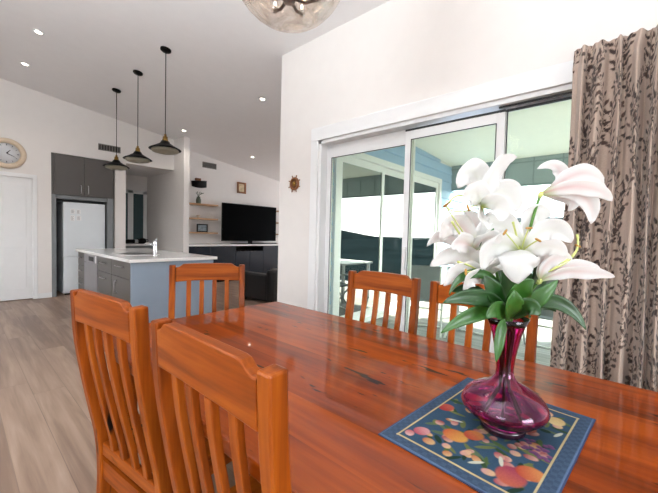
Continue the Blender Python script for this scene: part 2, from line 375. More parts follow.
# ------------------------------------------------------------------ downlights, vents
for i, (x, y, lab) in enumerate(((.704, 5.386, 'round recessed downlight in the raked ceiling, nearest the camera of the two on the left'),
    (.710, 6.582, 'round recessed downlight in the raked ceiling above the white door and clock'),
    (3.125, 6.80, 'round recessed downlight in the ceiling just above the white wall end'),
    (3.134, 4.222, 'round recessed downlight high in the ceiling beside the window wall corner'),
    (4.793, 6.81, 'round recessed downlight in the ceiling above the television'))):
    t = empty('ceiling_downlight', (x, y, cz(x)), lab, 'ceiling light', 'ceiling downlights'); t.rotation_euler = (0, math.atan(.131), 0)
    MB().lathe([(.034, -.001), (.036, -.006), (.052, -.006), (.056, 0), (.034, 0)], n=28, closed=False).build('trim_ring', M['white'], t)
    MB().lathe([(.0, -.004), (.034, -.004), (.034, -.001)], n=24).build('lens', M['lamp'], t)
    l = bpy.data.lights.new('spot', 'SPOT'); l.energy = 18 if x < 3 else 18; l.spot_size = 2.2; l.spot_blend = .8; l.shadow_soft_size = .03; l.color = (1, .93, .84)
    lo = bpy.data.objects.new('spot', l); C.objects.link(lo); lo.location = (x, y, cz(x)-.03)
def vent(x0, x1, y, z0, z1, lab, vertical):
    t = empty('air_vent', ((x0+x1)/2, y, z0), lab, 'vent'); w = x1-x0; h_ = z1-z0
    MB().box(-w/2, w/2, -.006, 0, 0, h_).build('backing', M['ventd'], t)
    f = MB(); b_ = .014
    f.box(-w/2, w/2, -.018, -.006, 0, b_); f.box(-w/2, w/2, -.018, -.006, h_-b_, h_); f.box(-w/2, -w/2+b_, -.018, -.006, b_, h_-b_); f.box(w/2-b_, w/2, -.018, -.006, b_, h_-b_)
    f.build('frame', M['vent'], t)
    n = 7 if vertical else 5
    for k in range(n):
        s = MB()
        if vertical: c = -w/2+w*(k+1)/(n+1); s.box(c-.007, c+.007, -.016, -.006, b_, h_-b_)
        else: c = h_*(k+1)/(n+1); s.box(-w/2+b_, w/2-b_, -.016, -.006, c-.005, c+.005)
        s.build('slat', M['vent'], t)
vent(1.85, 2.22, YK, 2.74, 2.86, 'grey rectangular air vent on wall above the kitchen cupboards', True)
vent(4.15, 4.52, 8.0, 2.83, 2.97, 'grey slatted air vent high on wall left of the television', False)

# ------------------------------------------------------------------ wall clock
t = empty('wall_clock', (.585, YK, 2.425), 'round cream-rimmed wall clock above the white door', 'clock')
MB().lathe([(.165, -.02), (.172, -.045), (.195, -.055), (.225, -.045), (.245, -.02), (.245, 0), (.165, 0)], n=48, axis='y').build('rim', M['clockrim'], t)
MB().lathe([(0, -.022), (.166, -.022), (.166, -.003)], n=40, axis='y').build('dial', M['clockface'], t)
for k in range(12):
    tk = MB()
    a = k*PI/6; c, s_ = math.sin(a), math.cos(a)
    tk.tube([(c*.125, -.024, s_*.125), (c*.15, -.024, s_*.15)], .004 if k % 3 else .007, 4, False); tk.build('hour_mark', M['ink'], t)
MB().tube([(0, -.028, 0), (.045, -.028, .06)], [.008, .003], 6).build('hour_hand', M['black'], t)
MB().tube([(0, -.031, 0), (.105, -.031, -.05)], [.006, .002], 6).build('minute_hand', M['black'], t)

# ------------------------------------------------------------------ fridge alcove
def vhandle(parent, x, y, z0, z1, mat=None):
    h = MB(); h.tube([(x, y, z0), (x, y-.028, z0+.004), (x, y-.03, z0+.02), (x, y-.03, z1-.02), (x, y-.028, z1-.004), (x, y, z1)], .006, 8)
    return h.build('handle', mat or M['steel'], parent)
def hhandle(parent, y0, y1, x, z):
    h = MB(); h.tube([(x, y0, z), (x-.028, y0+.004, z), (x-.03, y0+.02, z), (x-.03, y1-.02, z), (x-.028, y1-.004, z), (x, y1, z)], .006, 8)
    return h.build('handle', M['steel'], parent)
t = empty('overhead_cupboard', (1.63, 7.9, 1.83), 'two-door dark taupe cupboard above the white fridge', 'cupboard')
def rel(p, o): return [p[0]-o[0], p[1]-o[0]]
def tb(mb, t, x0, x1, y0, y1, z0, z1, c=0):  # box in world coordinates, local to thing t
    l = t.location; return mb.box(x0-l.x, x1-l.x, y0-l.y, y1-l.y, z0-l.z, z1-l.z, c)
tb(MB(), t, 1.155, 2.105, YK+.022, 8.3, 1.83, 2.555).build('body', M['cab'], t)
for (x0, x1, hx) in ((1.195, 1.628, 1.578), (1.634, 2.10, 1.69)):
    dr = tb(MB(), t, x0, x1, YK, YK+.02, 1.84, 2.55, .002).build('door', M['cab'], t)
    vhandle(dr, hx-t.location.x, YK-t.location.y, 1.88-1.83, 2.03-1.83)
t = empty('fridge_surround', (1.63, 7.9, 0), 'light grey side panels and backing around the white fridge', 'cabinet panel')
for nm, a in (('left_panel', (1.155, 1.215, 7.60, 8.3, 0, 1.828)), ('right_panel', (2.0, 2.105, 7.60, 8.3, 0, 1.828)), ('back_panel', (1.215, 2.0, 8.28, 8.3, 0, 1.828)), ('lintel', (1.215, 2.0, 7.64, 7.66, 1.76, 1.828))):
    tb(MB(), t, *a).build(nm, M['cab_side'], t)
t = empty('fridge', (1.65, 7.95, 0), 'tall white two-door fridge with papers on it in the grey alcove', 'fridge')
tb(MB(), t, 1.325, 1.975, 7.70, 8.24, .03, 1.71, .006).build('body', M['fridge'], t)
d1 = tb(MB(), t, 1.325, 1.975, 7.645, 7.698, .72, 1.71, .008).build('door', M['fridge'], t)
d2 = tb(MB(), t, 1.325, 1.975, 7.645, 7.698, .06, .71, .008).build('door', M['fridge'], t)
tb(MB(), t, 1.35, 1.95, 7.70, 7.76, 0, .03).build('plinth', M['black'], t)
for i, (x, z, w, h_) in enumerate(((1.43, 1.50, .07, .09), (1.52, 1.50, .06, .08), (1.43, 1.37, .06, .1), (1.52, 1.38, .07, .09))):
    p = tag(MB().box(x, x+w, 7.6425, 7.6447, z, z+h_).build('paper_note', M['paper']), 'small white paper note stuck on the upper fridge door', 'paper note', 'notes on the fridge')
    q = MB()
    for k in range(5): q.box(x+.008, x+w-.012-(k % 2)*.012, 7.6418, 7.6424, z+.012+k*(h_-.02)/5, z+.017+k*(h_-.02)/5)
    q.build('printed_lines', M['ink'], p)

# ------------------------------------------------------------------ pantry recess bench
t = empty('pantry_bench', (2.8, 8.88, 0), 'white-topped bench under the dark pantry window', 'bench')
tb(MB(), t, 2.33, 3.27, 8.62, 9.155, 0, .86).build('body', M['cab_side'], t)
tb(MB(), t, 2.325, 3.275, 8.58, 9.158, .86, .90, .004).build('worktop', M['stone'], t)
t = empty('toaster', (2.78, 8.85, .90), 'small black toaster on the pantry bench', 'toaster')
MB().box(-.11, .11, -.07, .07, .01, .10, .02).build('body', M['black'], t)
s = MB(); s.box(-.08, .08, -.035, -.012, .098, .102); s.box(-.08, .08, .012, .035, .098, .102); s.build('slot', M['steel'], t)
MB().box(.11, .125, -.015, .015, .06, .075, .003).build('lever', M['steel'], t)
t = empty('kettle', (3.07, 8.85, .90), 'squat black kettle on the pantry bench beside the grey wall', 'kettle')
MB().lathe([(.0, 0), (.085, 0), (.09, .01), (.085, .07), (.065, .12), (.02, .135), (0, .137)], n=24).build('body', M['black'], t)
MB().tube([(.075, 0, .10), (.12, 0, .10), (.13, 0, .06), (.09, 0, .03)], .009, 8).build('handle', M['black'], t)
MB().tube([(-.07, 0, .08), (-.11, 0, .12)], [.018, .01], 8).build('spout', M['black'], t)

# ------------------------------------------------------------------ island
IX, IY0, IY1 = 1.27, 3.99, 6.30
t = tag(MB().box(1.245, 2.27, 3.955, 6.335, .885, .92, .004).build('island_benchtop', M['stone']), 'long white stone benchtop of the kitchen island', 'benchtop')
def unit(name, y0, y1, lab, cat):
    t = empty(name, (1.56, (y0+y1)/2, 0), lab, cat)
    tb(MB(), t, IX+.02, 1.86, y0+.002, y1-.002, .10, .884).build('body', M['cab'], t)
    tb(MB(), t, IX+.06, 1.86, y0+.002, y1-.002, 0, .10).build('plinth', M['black'], t); return t
def front(t, y0, y1, z0, z1, nm, mat='cab'):
    return tb(MB(), t, IX, IX+.0195, y0+.004, y1-.004, z0, z1, .002).build(nm, M[mat], t)
t = unit('drawer_cabinet', 5.92, 6.30, 'narrow dark taupe four-drawer cabinet at the far end of the island', 'cabinet')
for k in range(4):
    f = front(t, 5.92, 6.30, .105+k*.195, .295+k*.195, 'drawer'); hhandle(f, -.07, .07, IX-1.56, .22+k*.195)
t = empty('dishwasher', (1.56, 5.59, 0), 'steel-grey dishwasher built into the island with a dark display', 'dishwasher')
tb(MB(), t, IX+.03, 1.86, 5.262, 5.918, .03, .882).build('body', M['steel2'], t)
dd = tb(MB(), t, IX-.005, IX+.028, 5.268, 5.912, .11, .76, .004).build('door', M['steel2'], t)
cp = tb(MB(), t, IX-.005, IX+.028, 5.268, 5.912, .765, .878, .004).build('control_panel', M['steel2'], t)
tb(MB(), t, IX-.008, IX-.0055, 5.42, 5.66, .79, .85).build('display', M['black'], cp)
tb(MB(), t, IX-.008, IX-.0055, 5.29, 5.34, .775, .87).build('sticker', M['paper'], cp)
t = unit('drawer_cabinet', 4.66, 5.26, 'dark taupe three-drawer island cabinet beside the dishwasher', 'cabinet')
for z0, z1 in ((.105, .40), (.405, .69), (.695, .878)):
    f = front(t, 4.66, 5.26, z0, z1, 'drawer'); hhandle(f, -.10, .10, IX-1.56, z1-.07)
t = unit('base_cabinet', 4.01, 4.66, 'dark taupe island cabinet with a drawer above a door, nearest corner', 'cabinet')
f = front(t, 4.01, 4.66, .695, .878, 'drawer'); hhandle(f, -.12, .12, IX-1.56, .82)
f = front(t, 4.01, 4.66, .105, .69, 'door'); 
h_ = MB(); h_.tube([(IX-1.56, .12, .50), (IX-1.588, .12, .505), (IX-1.59, .12, .52), (IX-1.59, .12, .62), (IX-1.588, .12, .635), (IX-1.56, .12, .64)], .006, 8); h_.build('handle', M['steel'], f)
tag(MB().box(IX, 2.23, 3.985, 4.008, 0, .884, .002).build('island_end_panel', M['cab_panel']), 'plain blue-grey end panel of the kitchen island', 'panel')
tag(MB().box(1.865, 1.9, 4.01, 6.30, 0, .884).build('island_back_panel', M['cab_panel']), 'blue-grey panel along the far side of the island', 'panel')
t = empty('kitchen_tap', (1.665, 4.39, .92), 'tall chrome mixer tap on the island benchtop', 'tap')
MB().lathe([(.024, 0), (.026, .006), (.022, .012), (.019, .14), (.021, .17), (.017, .19), (0, .193)], n=20).build('body', M['chrome'], t)
MB().tube([(0, 0, .12), (-.03, .06, .155), (-.05, .12, .16), (-.06, .15, .145)], .010, 10).build('spout', M['chrome'], t)
MB().tube([(0, 0, .19), (.0, -.03, .20), (0, -.06, .215)], .006, 8).build('lever', M['chrome'], t)
t = empty('kitchen_sink', (1.60, 4.85, .921), 'white-rimmed sink set in the island benchtop', 'sink')
s = MB(); s.box(-.20, .20, -.26, .26, 0, .004, .001); s.build('rim', M['stone'], t)
s = MB(); s.box(-.17, .17, -.23, -.01, .004, .0055); s.box(-.17, .17, .01, .23, .004, .0055); s.build('bowl', M['steel'], t)

# ------------------------------------------------------------------ kitchen pendants
labs = ('black enamel pendant over the island, nearest the camera and largest', 'black enamel pendant over the middle of the island', 'black enamel pendant over the far end of the island, beside the overhead cupboard')
p0 = empty('pendant_light', (1.745, 4.30, cz(1.745)), labs[0], 'pendant light', 'black pendants over the kitchen island')
def zc(z): return z-cz(1.745)
cn = MB().lathe([(0, 0), (.062, 0), (.062, -.018), (.05, -.028), (.008, -.034), (0, -.034)], n=28).build('canopy', M['black'], p0); cn.rotation_euler = (0, math.atan(.131), 0)
MB().tube([(0, 0, -.02), (0, 0, zc(2.40))], .005, 8).build('cord', M['black'], p0)
MB().lathe([(0, .075), (.014, .075), (.016, .05), (.028, .045), (.03, .012), (.034, .01), (.034, -.005), (.02, -.01), (0, -.01)], 0, 0, zc(2.345), n=20).build('lamp_holder', M['brass'], p0)
MB().lathe([(.028, .0), (.045, -.008), (.058, -.034), (.11, -.066), (.165, -.096), (.182, -.108), (.182, -.113), (.16, -.103), (.10, -.072), (.05, -.044), (.03, -.01)], 0, 0, zc(2.345), n=40, closed=True).build('shade', M['black'], p0)
MB().lathe([(.04, -.05), (.09, -.078), (.148, -.106), (.158, -.122), (.145, -.138), (.10, -.150), (.05, -.156), (0, -.158), (0, -.155), (.05, -.153), (.099, -.147), (.143, -.135), (.154, -.122), (.145, -.109), (.09, -.081)], 0, 0, zc(2.345), n=40).build('glass_dish', M['shade_glass'], p0)
for y, lb in ((5.225, labs[1]), (6.155, labs[2])):
    c = copy_tree(p0); c.location = (1.745, y, cz(1.745)); c['label'] = lb

# ------------------------------------------------------------------ globe pendant over the dining table
gx, gy, gz = .955, 1.115, 2.385
t = empty('globe_pendant', (gx, gy, cz(gx)), 'large rippled glass globe pendant with chrome arms above the dining table', 'pendant light')
zz = gz-cz(gx)
MB().lathe([(0, 0), (.07, 0), (.07, -.02), (0, -.028)], n=28).build('canopy', M['chrome'], t)
MB().tube([(0, 0, -.02), (0, 0, zz+.245)], .007, 10).build('rod', M['chrome'], t)
prof = [(.25*math.sin(a), -.25*math.cos(a)) for a in [PI*k/22 for k in range(0, 21)]]
prof[0] = (0, -.25)
MB().lathe(prof+[(.06, .236)][:0], 0, 0, zz, n=56).build('globe', M['globe'], t)
MB().lathe([(0, .25), (.07, .25), (.075, .225), (0, .22)], 0, 0, zz, n=24).build('cap', M['chrome'], t)
MB().tube([(0, 0, zz+.245), (0, 0, zz-.13)], .008, 10).build('inner_rod', M['chrome'], t)
MB().lathe([(0, -.165), (.025, -.16), (.032, -.145), (.02, -.125), (0, -.12)], 0, 0, zz, n=20).build('hub', M['black'], t)
for k in range(6):
    a = 2*PI*k/6+.35; c, s_ = math.cos(a), math.sin(a)
    ar = MB().tube([(c*.02, s_*.02, zz-.145), (c*.07, s_*.07, zz-.155), (c*.125, s_*.125, zz-.135)], .007, 8).build('arm', M['black'], t)
    MB().lathe([(0, -.012), (.013, -.01), (.014, .04), (0, .042)], c*.125, s_*.125, zz-.13, n=14).build('socket', M['chrome'], ar)
    MB().lathe([(0, .04), (.012, .045), (.016, .07), (.009, .095), (0, .105)], c*.125, s_*.125, zz-.13, n=14).build('bulb', M['bulb'], ar)
l = bpy.data.lights.new('globe_light', 'POINT'); l.energy = 6; l.shadow_soft_size = .1; l.color = (1, .92, .82)
lo = bpy.data.objects.new('globe_light', l); C.objects.link(lo); lo.location = (gx, gy, gz-.0)

# ------------------------------------------------------------------ TV wall
YB = 7.4
tag(MB().box(3.41, 8.2, YB-.02, 7.995, .885, .925, .004).build('media_benchtop', M['stone']), 'long white benchtop under the television', 'benchtop')
xs = [3.42, 4.08, 4.74, 5.62, 6.28, 6.94, 7.56, 8.18]
cl_ = ['dark glossy cabinet against the white wall end, first under the media benchtop', 'dark glossy cabinet under the shelves, second from the left of the media benchtop', 'dark glossy cabinet with an open slot below the television',
       'dark glossy cabinet under the right half of the television', 'dark glossy cabinet partly hidden by the window wall corner', 'dark glossy cabinet hidden behind the window wall', 'dark glossy cabinet at the far right end of the media bench']
for i in range(7):
    x0, x1 = xs[i], xs[i+1]
    t = empty('media_cabinet', ((x0+x1)/2, 7.7, 0), cl_[i], 'cabinet', 'dark cabinets under the television')
    tb(MB(), t, x0+.002, x1-.002, YB+.022, 7.99, .08, .75 if i == 2 else .884).build('body', M['tvcab'], t)
    tb(MB(), t, x0+.002, x1-.002, YB+.06, 7.99, 0, .08).build('plinth', M['black'], t)
    if i == 2:
        tb(MB(), t, x0+.002, x1-.002, 7.9, 7.99, .752, .884).build('slot_back', M['black'], t)
        s = MB(); tb(s, t, x0+.002, x0+.02, YB, 7.9, .752, .884); tb(s, t, x1-.02, x1-.002, YB, 7.9, .752, .884); s.build('slot_side', M['tvcab'], t)
        for a, b_ in ((x0, (x0+x1)/2), ((x0+x1)/2, x1)): tb(MB(), t, a+.003, b_-.003, YB, YB+.02, .085, .745, .002).build('door', M['tvcab'], t)
    elif i == 1:
        for z0, z1 in ((.085, .35), (.355, .615), (.62, .88)): tb(MB(), t, x0+.003, x1-.003, YB, YB+.02, z0, z1, .002).build('drawer', M['tvcab'], t)
    else:
        tb(MB(), t, x0+.003, x1-.003, YB, YB+.02, .085, .88, .002).build('door', M['tvcab'], t)
t = empty('television', (5.43, 7.75, .925), 'large flat black television standing on the white media bench', 'television')
MB().box(-.875, .875, -.02, .02, .075, 1.055, .006).build('bezel', M['black'], t)
MB().box(-.86, .86, -.0215, -.019, .092, 1.04).build('screen', M['blackg'], t)
MB().box(-.35, .35, .02, .06, .25, .8, .01).build('rear_housing', M['black'], t)
MB().box(-.06, .06, -.01, .03, .01, .09, .004).build('stand_neck', M['black'], t)
MB().box(-.55, .55, -.11, .12, 0, .012, .004).build('stand_base', M['blackg'], t)
t = empty('soundbar', (5.75, 7.55, .925), 'slim black sound bar on the bench in front of the television', 'sound bar')
MB().box(-.42, .42, -.03, .03, .0, .035, .008).build('body', M['black'], t)
MB().box(-.40, .40, -.032, -.029, .006, .029).build('grille', M['leather'], t)
for z, lb in ((1.905, 'topmost'), (1.555, 'middle'), (1.215, 'lowest')):
    tag(MB().box(3.405, 4.44, 7.72, 7.995, z-.035, z, .003).build('wall_shelf', M['shelfwood']), lb+' pale wooden shelf left of the television', 'shelf', 'shelves left of the television')
for z, lb in ((1.905, 'topmost'), (1.555, 'middle'), (1.215, 'lowest')):
    tag(MB().box(6.42, 7.5, 7.72, 7.995, z-.035, z, .003).build('wall_shelf', M['shelfwood']), lb+' wooden shelf right of the television', 'shelf', 'shelves right of the television')
# things on the shelves
t = empty('model_boat', (4.0, 7.86, 2.27), 'dark model boat hull hung on the wall above the shelves', 'model boat')
h_ = MB(); n = 14; rows = []
for i in range(n+1):
    u = i/n; x = -.19+.38*u; w = .055*math.sin(PI*min(1, u*.9+.08))**.6; z0 = .02+.10*(abs(u-.45)**2)
    rows += [(x, -w, .17+.04*u), (x, -w*.7, .08+z0), (x, 0, z0), (x, w*.7, .08+z0), (x, w, .17+.04*u)]
h_.add(rows, [(i*5+k, i*5+k+1, (i+1)*5+k+1, (i+1)*5+k) for i in range(n) for k in range(4)]+[(i*5, (i+1)*5, (i+1)*5+4, i*5+4) for i in range(n)]+[(0, 1, 2, 3, 4), (n*5+4, n*5+3, n*5+2, n*5+1, n*5)], False)
h_.build('hull', M['black'], t)
s = MB(); s.box(-.10, .03, -.03, .03, .19, .25, .004); s.build('cabin', M['shipwood'], t)
MB().box(-.02, .02, .03, .141, .10, .14).build('bracket', M['black'], t)
t = empty('flower_jug', (3.985, 7.86, 1.905), 'grey-green jug with dried sprigs on the topmost wooden shelf', 'jug')
MB().lathe([(0, 0), (.045, 0), (.06, .03), (.062, .09), (.04, .15), (.045, .17), (.04, .165), (.03, .15), (0, .15)], n=20).build('body', plain('green_glaze', (96, 104, 88), .4, noise=.3), t)
for k in range(5):
    a = k*1.3; MB().tube([(0, 0, .14), (.03*math.cos(a), .02*math.sin(a), .22), (.10*math.cos(a)+.03, .03*math.sin(a), .27+.02*(k % 2))], [.004, .004, .009], 6).build('sprig', M['leafd'], t)
t = empty('trinket_dish', (3.98, 7.86, 1.555), 'small pale footed dish on the middle shelf left of the television', 'dish')
MB().lathe([(0, 0), (.035, 0), (.03, .008), (.012, .02), (.015, .04), (.05, .06), (.055, .07), (.048, .066), (0, .045)], n=20).build('bowl', M['clockrim'], t)
t = empty('photo_frame', (4.10, 7.88, 1.215), 'black photo frame standing on the lowest shelf', 'photo frame')
f = MB(); f.box(-.14, .14, -.01, .01, 0, .025); f.box(-.14, .14, -.01, .01, .175, .20); f.box(-.14, -.115, -.01, .01, .025, .175); f.box(.115, .14, -.01, .01, .025, .175); f.build('frame', M['black'], t)
MB().box(-.115, .115, -.003, .003, .025, .175).build('photo', plain('faded_photo', (126, 140, 148), .5, noise=.5, scale=14), t)
MB().tube([(0, .01, .15), (0, .08, .004)], .004, 6).build('easel_leg', M['black'], t)
t = empty('picture_frame', (5.28, 8.0, 2.30), 'small brown-framed picture hung above the television', 'picture')
f = MB(); f.box(-.14, .14, -.03, -.0, 0, .045); f.box(-.14, .14, -.03, 0, .255, .30); f.box(-.14, -.09, -.03, 0, .045, .255); f.box(.09, .14, -.03, 0, .045, .255); f.build('frame', M['shipwood'], t, bevel=.004)
MB().box(-.09, .09, -.012, -.004, .045, .255).build('picture', plain('pale_picture', (206, 186, 150), .6, noise=.35, scale=12), t)
# armchair in front of the media bench
t = empty('armchair', (4.02, 5.02, 0), 'black leather armchair standing in front of the dark media cabinets', 'armchair', rz=.1)
MB().box(-.32, .32, -.32, .38, .08, .40, .04).build('seat', M['leather'], t)
for s in (-1, 1): MB().box(s*.37-.065, s*.37+.065, -.34, .40, .03, .52, .04).build('armrest', M['leather'], t)
MB().box(-.44, .44, -.46, -.28, .03, .60, .05).build('backrest', M['leather'], t)
for sx in (-1, 1):
    for sy in (-1, 1): MB().lathe([(0, 0), (.02, 0), (.024, .04), (0, .04)], sx*.36, sy*.34-.02, 0, 12).build('leg', M['black'], t)

# ------------------------------------------------------------------ ship's wheel ornament on the window wall
t = empty('ship_wheel', (XW+.003, 2.867, 1.81), "small brown wooden ship's wheel ornament on the wall beside the sliding door", 'wall ornament')
MB().lathe([(.052, -.004), (.052, -.018), (.062, -.024), (.074, -.018), (.074, -.004)], n=36, axis='x', closed=True).build('rim', M['shipwood'], t)
MB().lathe([(0, -.028), (.018, -.028), (.026, -.016), (.026, 0), (0, 0)], n=24, axis='x').build('hub', M['brass'], t)
MB().lathe([(0, -.010), (.053, -.010), (.053, -.002), (0, -.002)], n=30, axis='x').build('dial', M['shipwood'], t)
for k in range(8):
    a = k*PI/4+PI/8; c, s_ = math.cos(a), math.sin(a)
    MB().tube([(-.014, c*.02, s_*.02), (-.014, c*.075, s_*.075), (-.014, c*.08, s_*.08), (-.014, c*.092, s_*.092), (-.014, c*.102, s_*.102)], [.004, .004, .0055, .007, .004], 8).build('spoke', M['shipwood'], t)

# ------------------------------------------------------------------ dining table
TX0, TX1, TY0, TY1, TZ = .420, 1.52, -.35, 1.84, .765
t = empty('dining_table', ((TX0+TX1)/2, (TY0+TY1)/2, 0), 'long glossy red-brown timber dining table under the lilies', 'table')
tb(MB(), t, TX0, TX1, TY0, TY1, .723, TZ, .006).build('tabletop', M['table'], t)
for x in (TX0+.09, TX1-.115): tb(MB(), t, x, x+.025, TY0+.09, TY1-.09, .62, .722).build('side_apron', M['table'], t)
for y in (TY0+.09, TY1-.115): tb(MB(), t, TX0+.115, TX1-.115, y, y+.025, .62, .722).build('end_apron', M['table_x'], t)
for x in (TX0+.06, TX1-.15):
    for y in (TY0+.06, TY1-.15): tb(MB(), t, x, x+.09, y, y+.09, 0, .7225, .006).build('leg', M['ch_z'], t)

# ------------------------------------------------------------------ dining chairs
HW, HC = .240, 1.02
def back_y(z):      # side profile of the back
    ks = [(0, -.030), (.16, -.005), (.30, .0), (.44, -.009), (.57, -.033), (.71, -.058), (.85, -.078), (1.03, -.088)]
    for (a, ya), (b_, yb) in zip(ks, ks[1:]):
        if z <= b_:
            i = ks.index((a, ya)); 
            m0 = (yb-ks[i-1][1])/(b_-ks[i-1][0]) if i > 0 else (yb-ya)/(b_-a)
            m1 = (ks[i+2][1]-ya)/(ks[i+2][0]-a) if i+2 < len(ks) else (yb-ya)/(b_-a)
            h = b_-a; s = (z-a)/h
            return (2*s**3-3*s**2+1)*ya+(s**3-2*s**2+s)*h*m0+(-2*s**3+3*s**2)*yb+(s**3-s**2)*h*m1
    return ks[-1][1]
def make_chair(loc, rz, lab):
    t = empty('dining_chair', loc, lab, 'chair', 'timber dining chairs around the table', rz)
    zs = [i*HC/26 for i in range(27)]
    for s in (-1, 1):
        m = MB(); x0, x1 = (s*HW, s*(HW-.037)) if s > 0 else (s*HW, s*HW+.037)
        m.sweep([(0, back_y(z), z) for z in zs], min(x0, x1), max(x0, x1), .042); m.build('back_post', M['ch_z'], t, bevel=.005)
        MB().box(*( (HW-.045, HW-.003) if s > 0 else (-HW+.003, -HW+.045)),   .37, .412, 0, .419, .004).build('leg', M['ch_z'], t)
    # crest rail: raised middle with dipped, notched ends, slightly bowed
    xi = HW-.037; n = 28; vs = []; th = .028
    for i in range(n+1):
        u = -1+2*i/n; x = u*xi; e = abs(u)
        rise = .0 if e > .93 else (.022 if e < .74 else .022*(.5+.5*math.cos(PI*(e-.74)/.19)))
        ztop = HC-.016+rise+.004*(1-e*e); zbot = HC-.112+.008*(1-e*e)
        bow = -.007-.005*(1-e*e)
        for z, dy in ((zbot, -1), (ztop, -1), (ztop, 1), (zbot, 1)):
            vs.append((x, back_y(min(z, HC))+bow+dy*th/2, z))
    m = MB(); m.add(vs, [(i*4+k, i*4+(k+1) % 4, (i+1)*4+(k+1) % 4, (i+1)*4+k) for i in range(n) for k in range(4)]+[(3, 2, 1, 0), tuple(n*4+k for k in range(4))])
    m.build('crest_rail', M['ch_x'], t, bevel=.004)
    for k in range(4):
        x = -xi+2*xi*(k+1)/5; e = abs(x/xi); bow = -.014*(1-e*e)
        zz_ = [.407+i*(HC-.106-.407)/18 for i in range(19)]
        MB().sweep([(x, back_y(z)+bow*((z-.407)/(HC-.53)), z) for z in zz_], -.0145, .0145, .018).build('slat', M['ch_z'], t, bevel=.003)
    MB().box(-xi, xi, -.015, .013, .362, .410, .004).build('lower_rail', M['ch_x'], t)
    MB().box(-HW+.001, HW-.001, .024, .43, .42, .448, .008).build('seat', M['ch_y'], t)
    for y0, y1, z0, z1 in ((-.012, .012, .265, .338), (.375, .40, .36, .4185)): MB().box(-xi, xi, y0, y1, z0, z1).build('cross_apron', M['ch_x'], t)
    for s in (-1, 1): MB().box(s*(HW-.021)-.011, s*(HW-.021)+.011, .012, .37, .36, .4185).build('side_apron', M['ch_y'], t)
    for s in (-1, 1): MB().box(s*(HW-.021)-.009, s*(HW-.021)+.009, -.03, .375, .17, .20).build('stretcher', M['ch_y'], t)
    return t
chairs = [  # crest-rail centre (x, y), angle
    (.353, .660, -89.5, 'timber slat-back chair nearest the camera, back turned, at the left side of the table'),
    (.333, 1.293, -82.5, 'timber slat-back chair on the left side, beyond the nearest chair, seen over open floor'),
    (1.15, 2.12, 151, 'timber slat-back chair at the far end of the table, in front of the kitchen island'),
    (1.69, 1.08, 90, 'timber slat-back chair in front of the sliding door, farther from the vase'),
    (1.66, .515, 91, 'timber slat-back chair on the window side behind the vase and lily leaves')]
first = None
for x, y, a, lb in chairs:
    r = math.radians(a); loc = (x-math.sin(r)*.088, y+math.cos(r)*.088, 0)
    if first is None: first = make_chair(loc, r, lb)
    else:
        c = copy_tree(first); c.location = loc; c.rotation_euler = (0, 0, r); c['label'] = lb

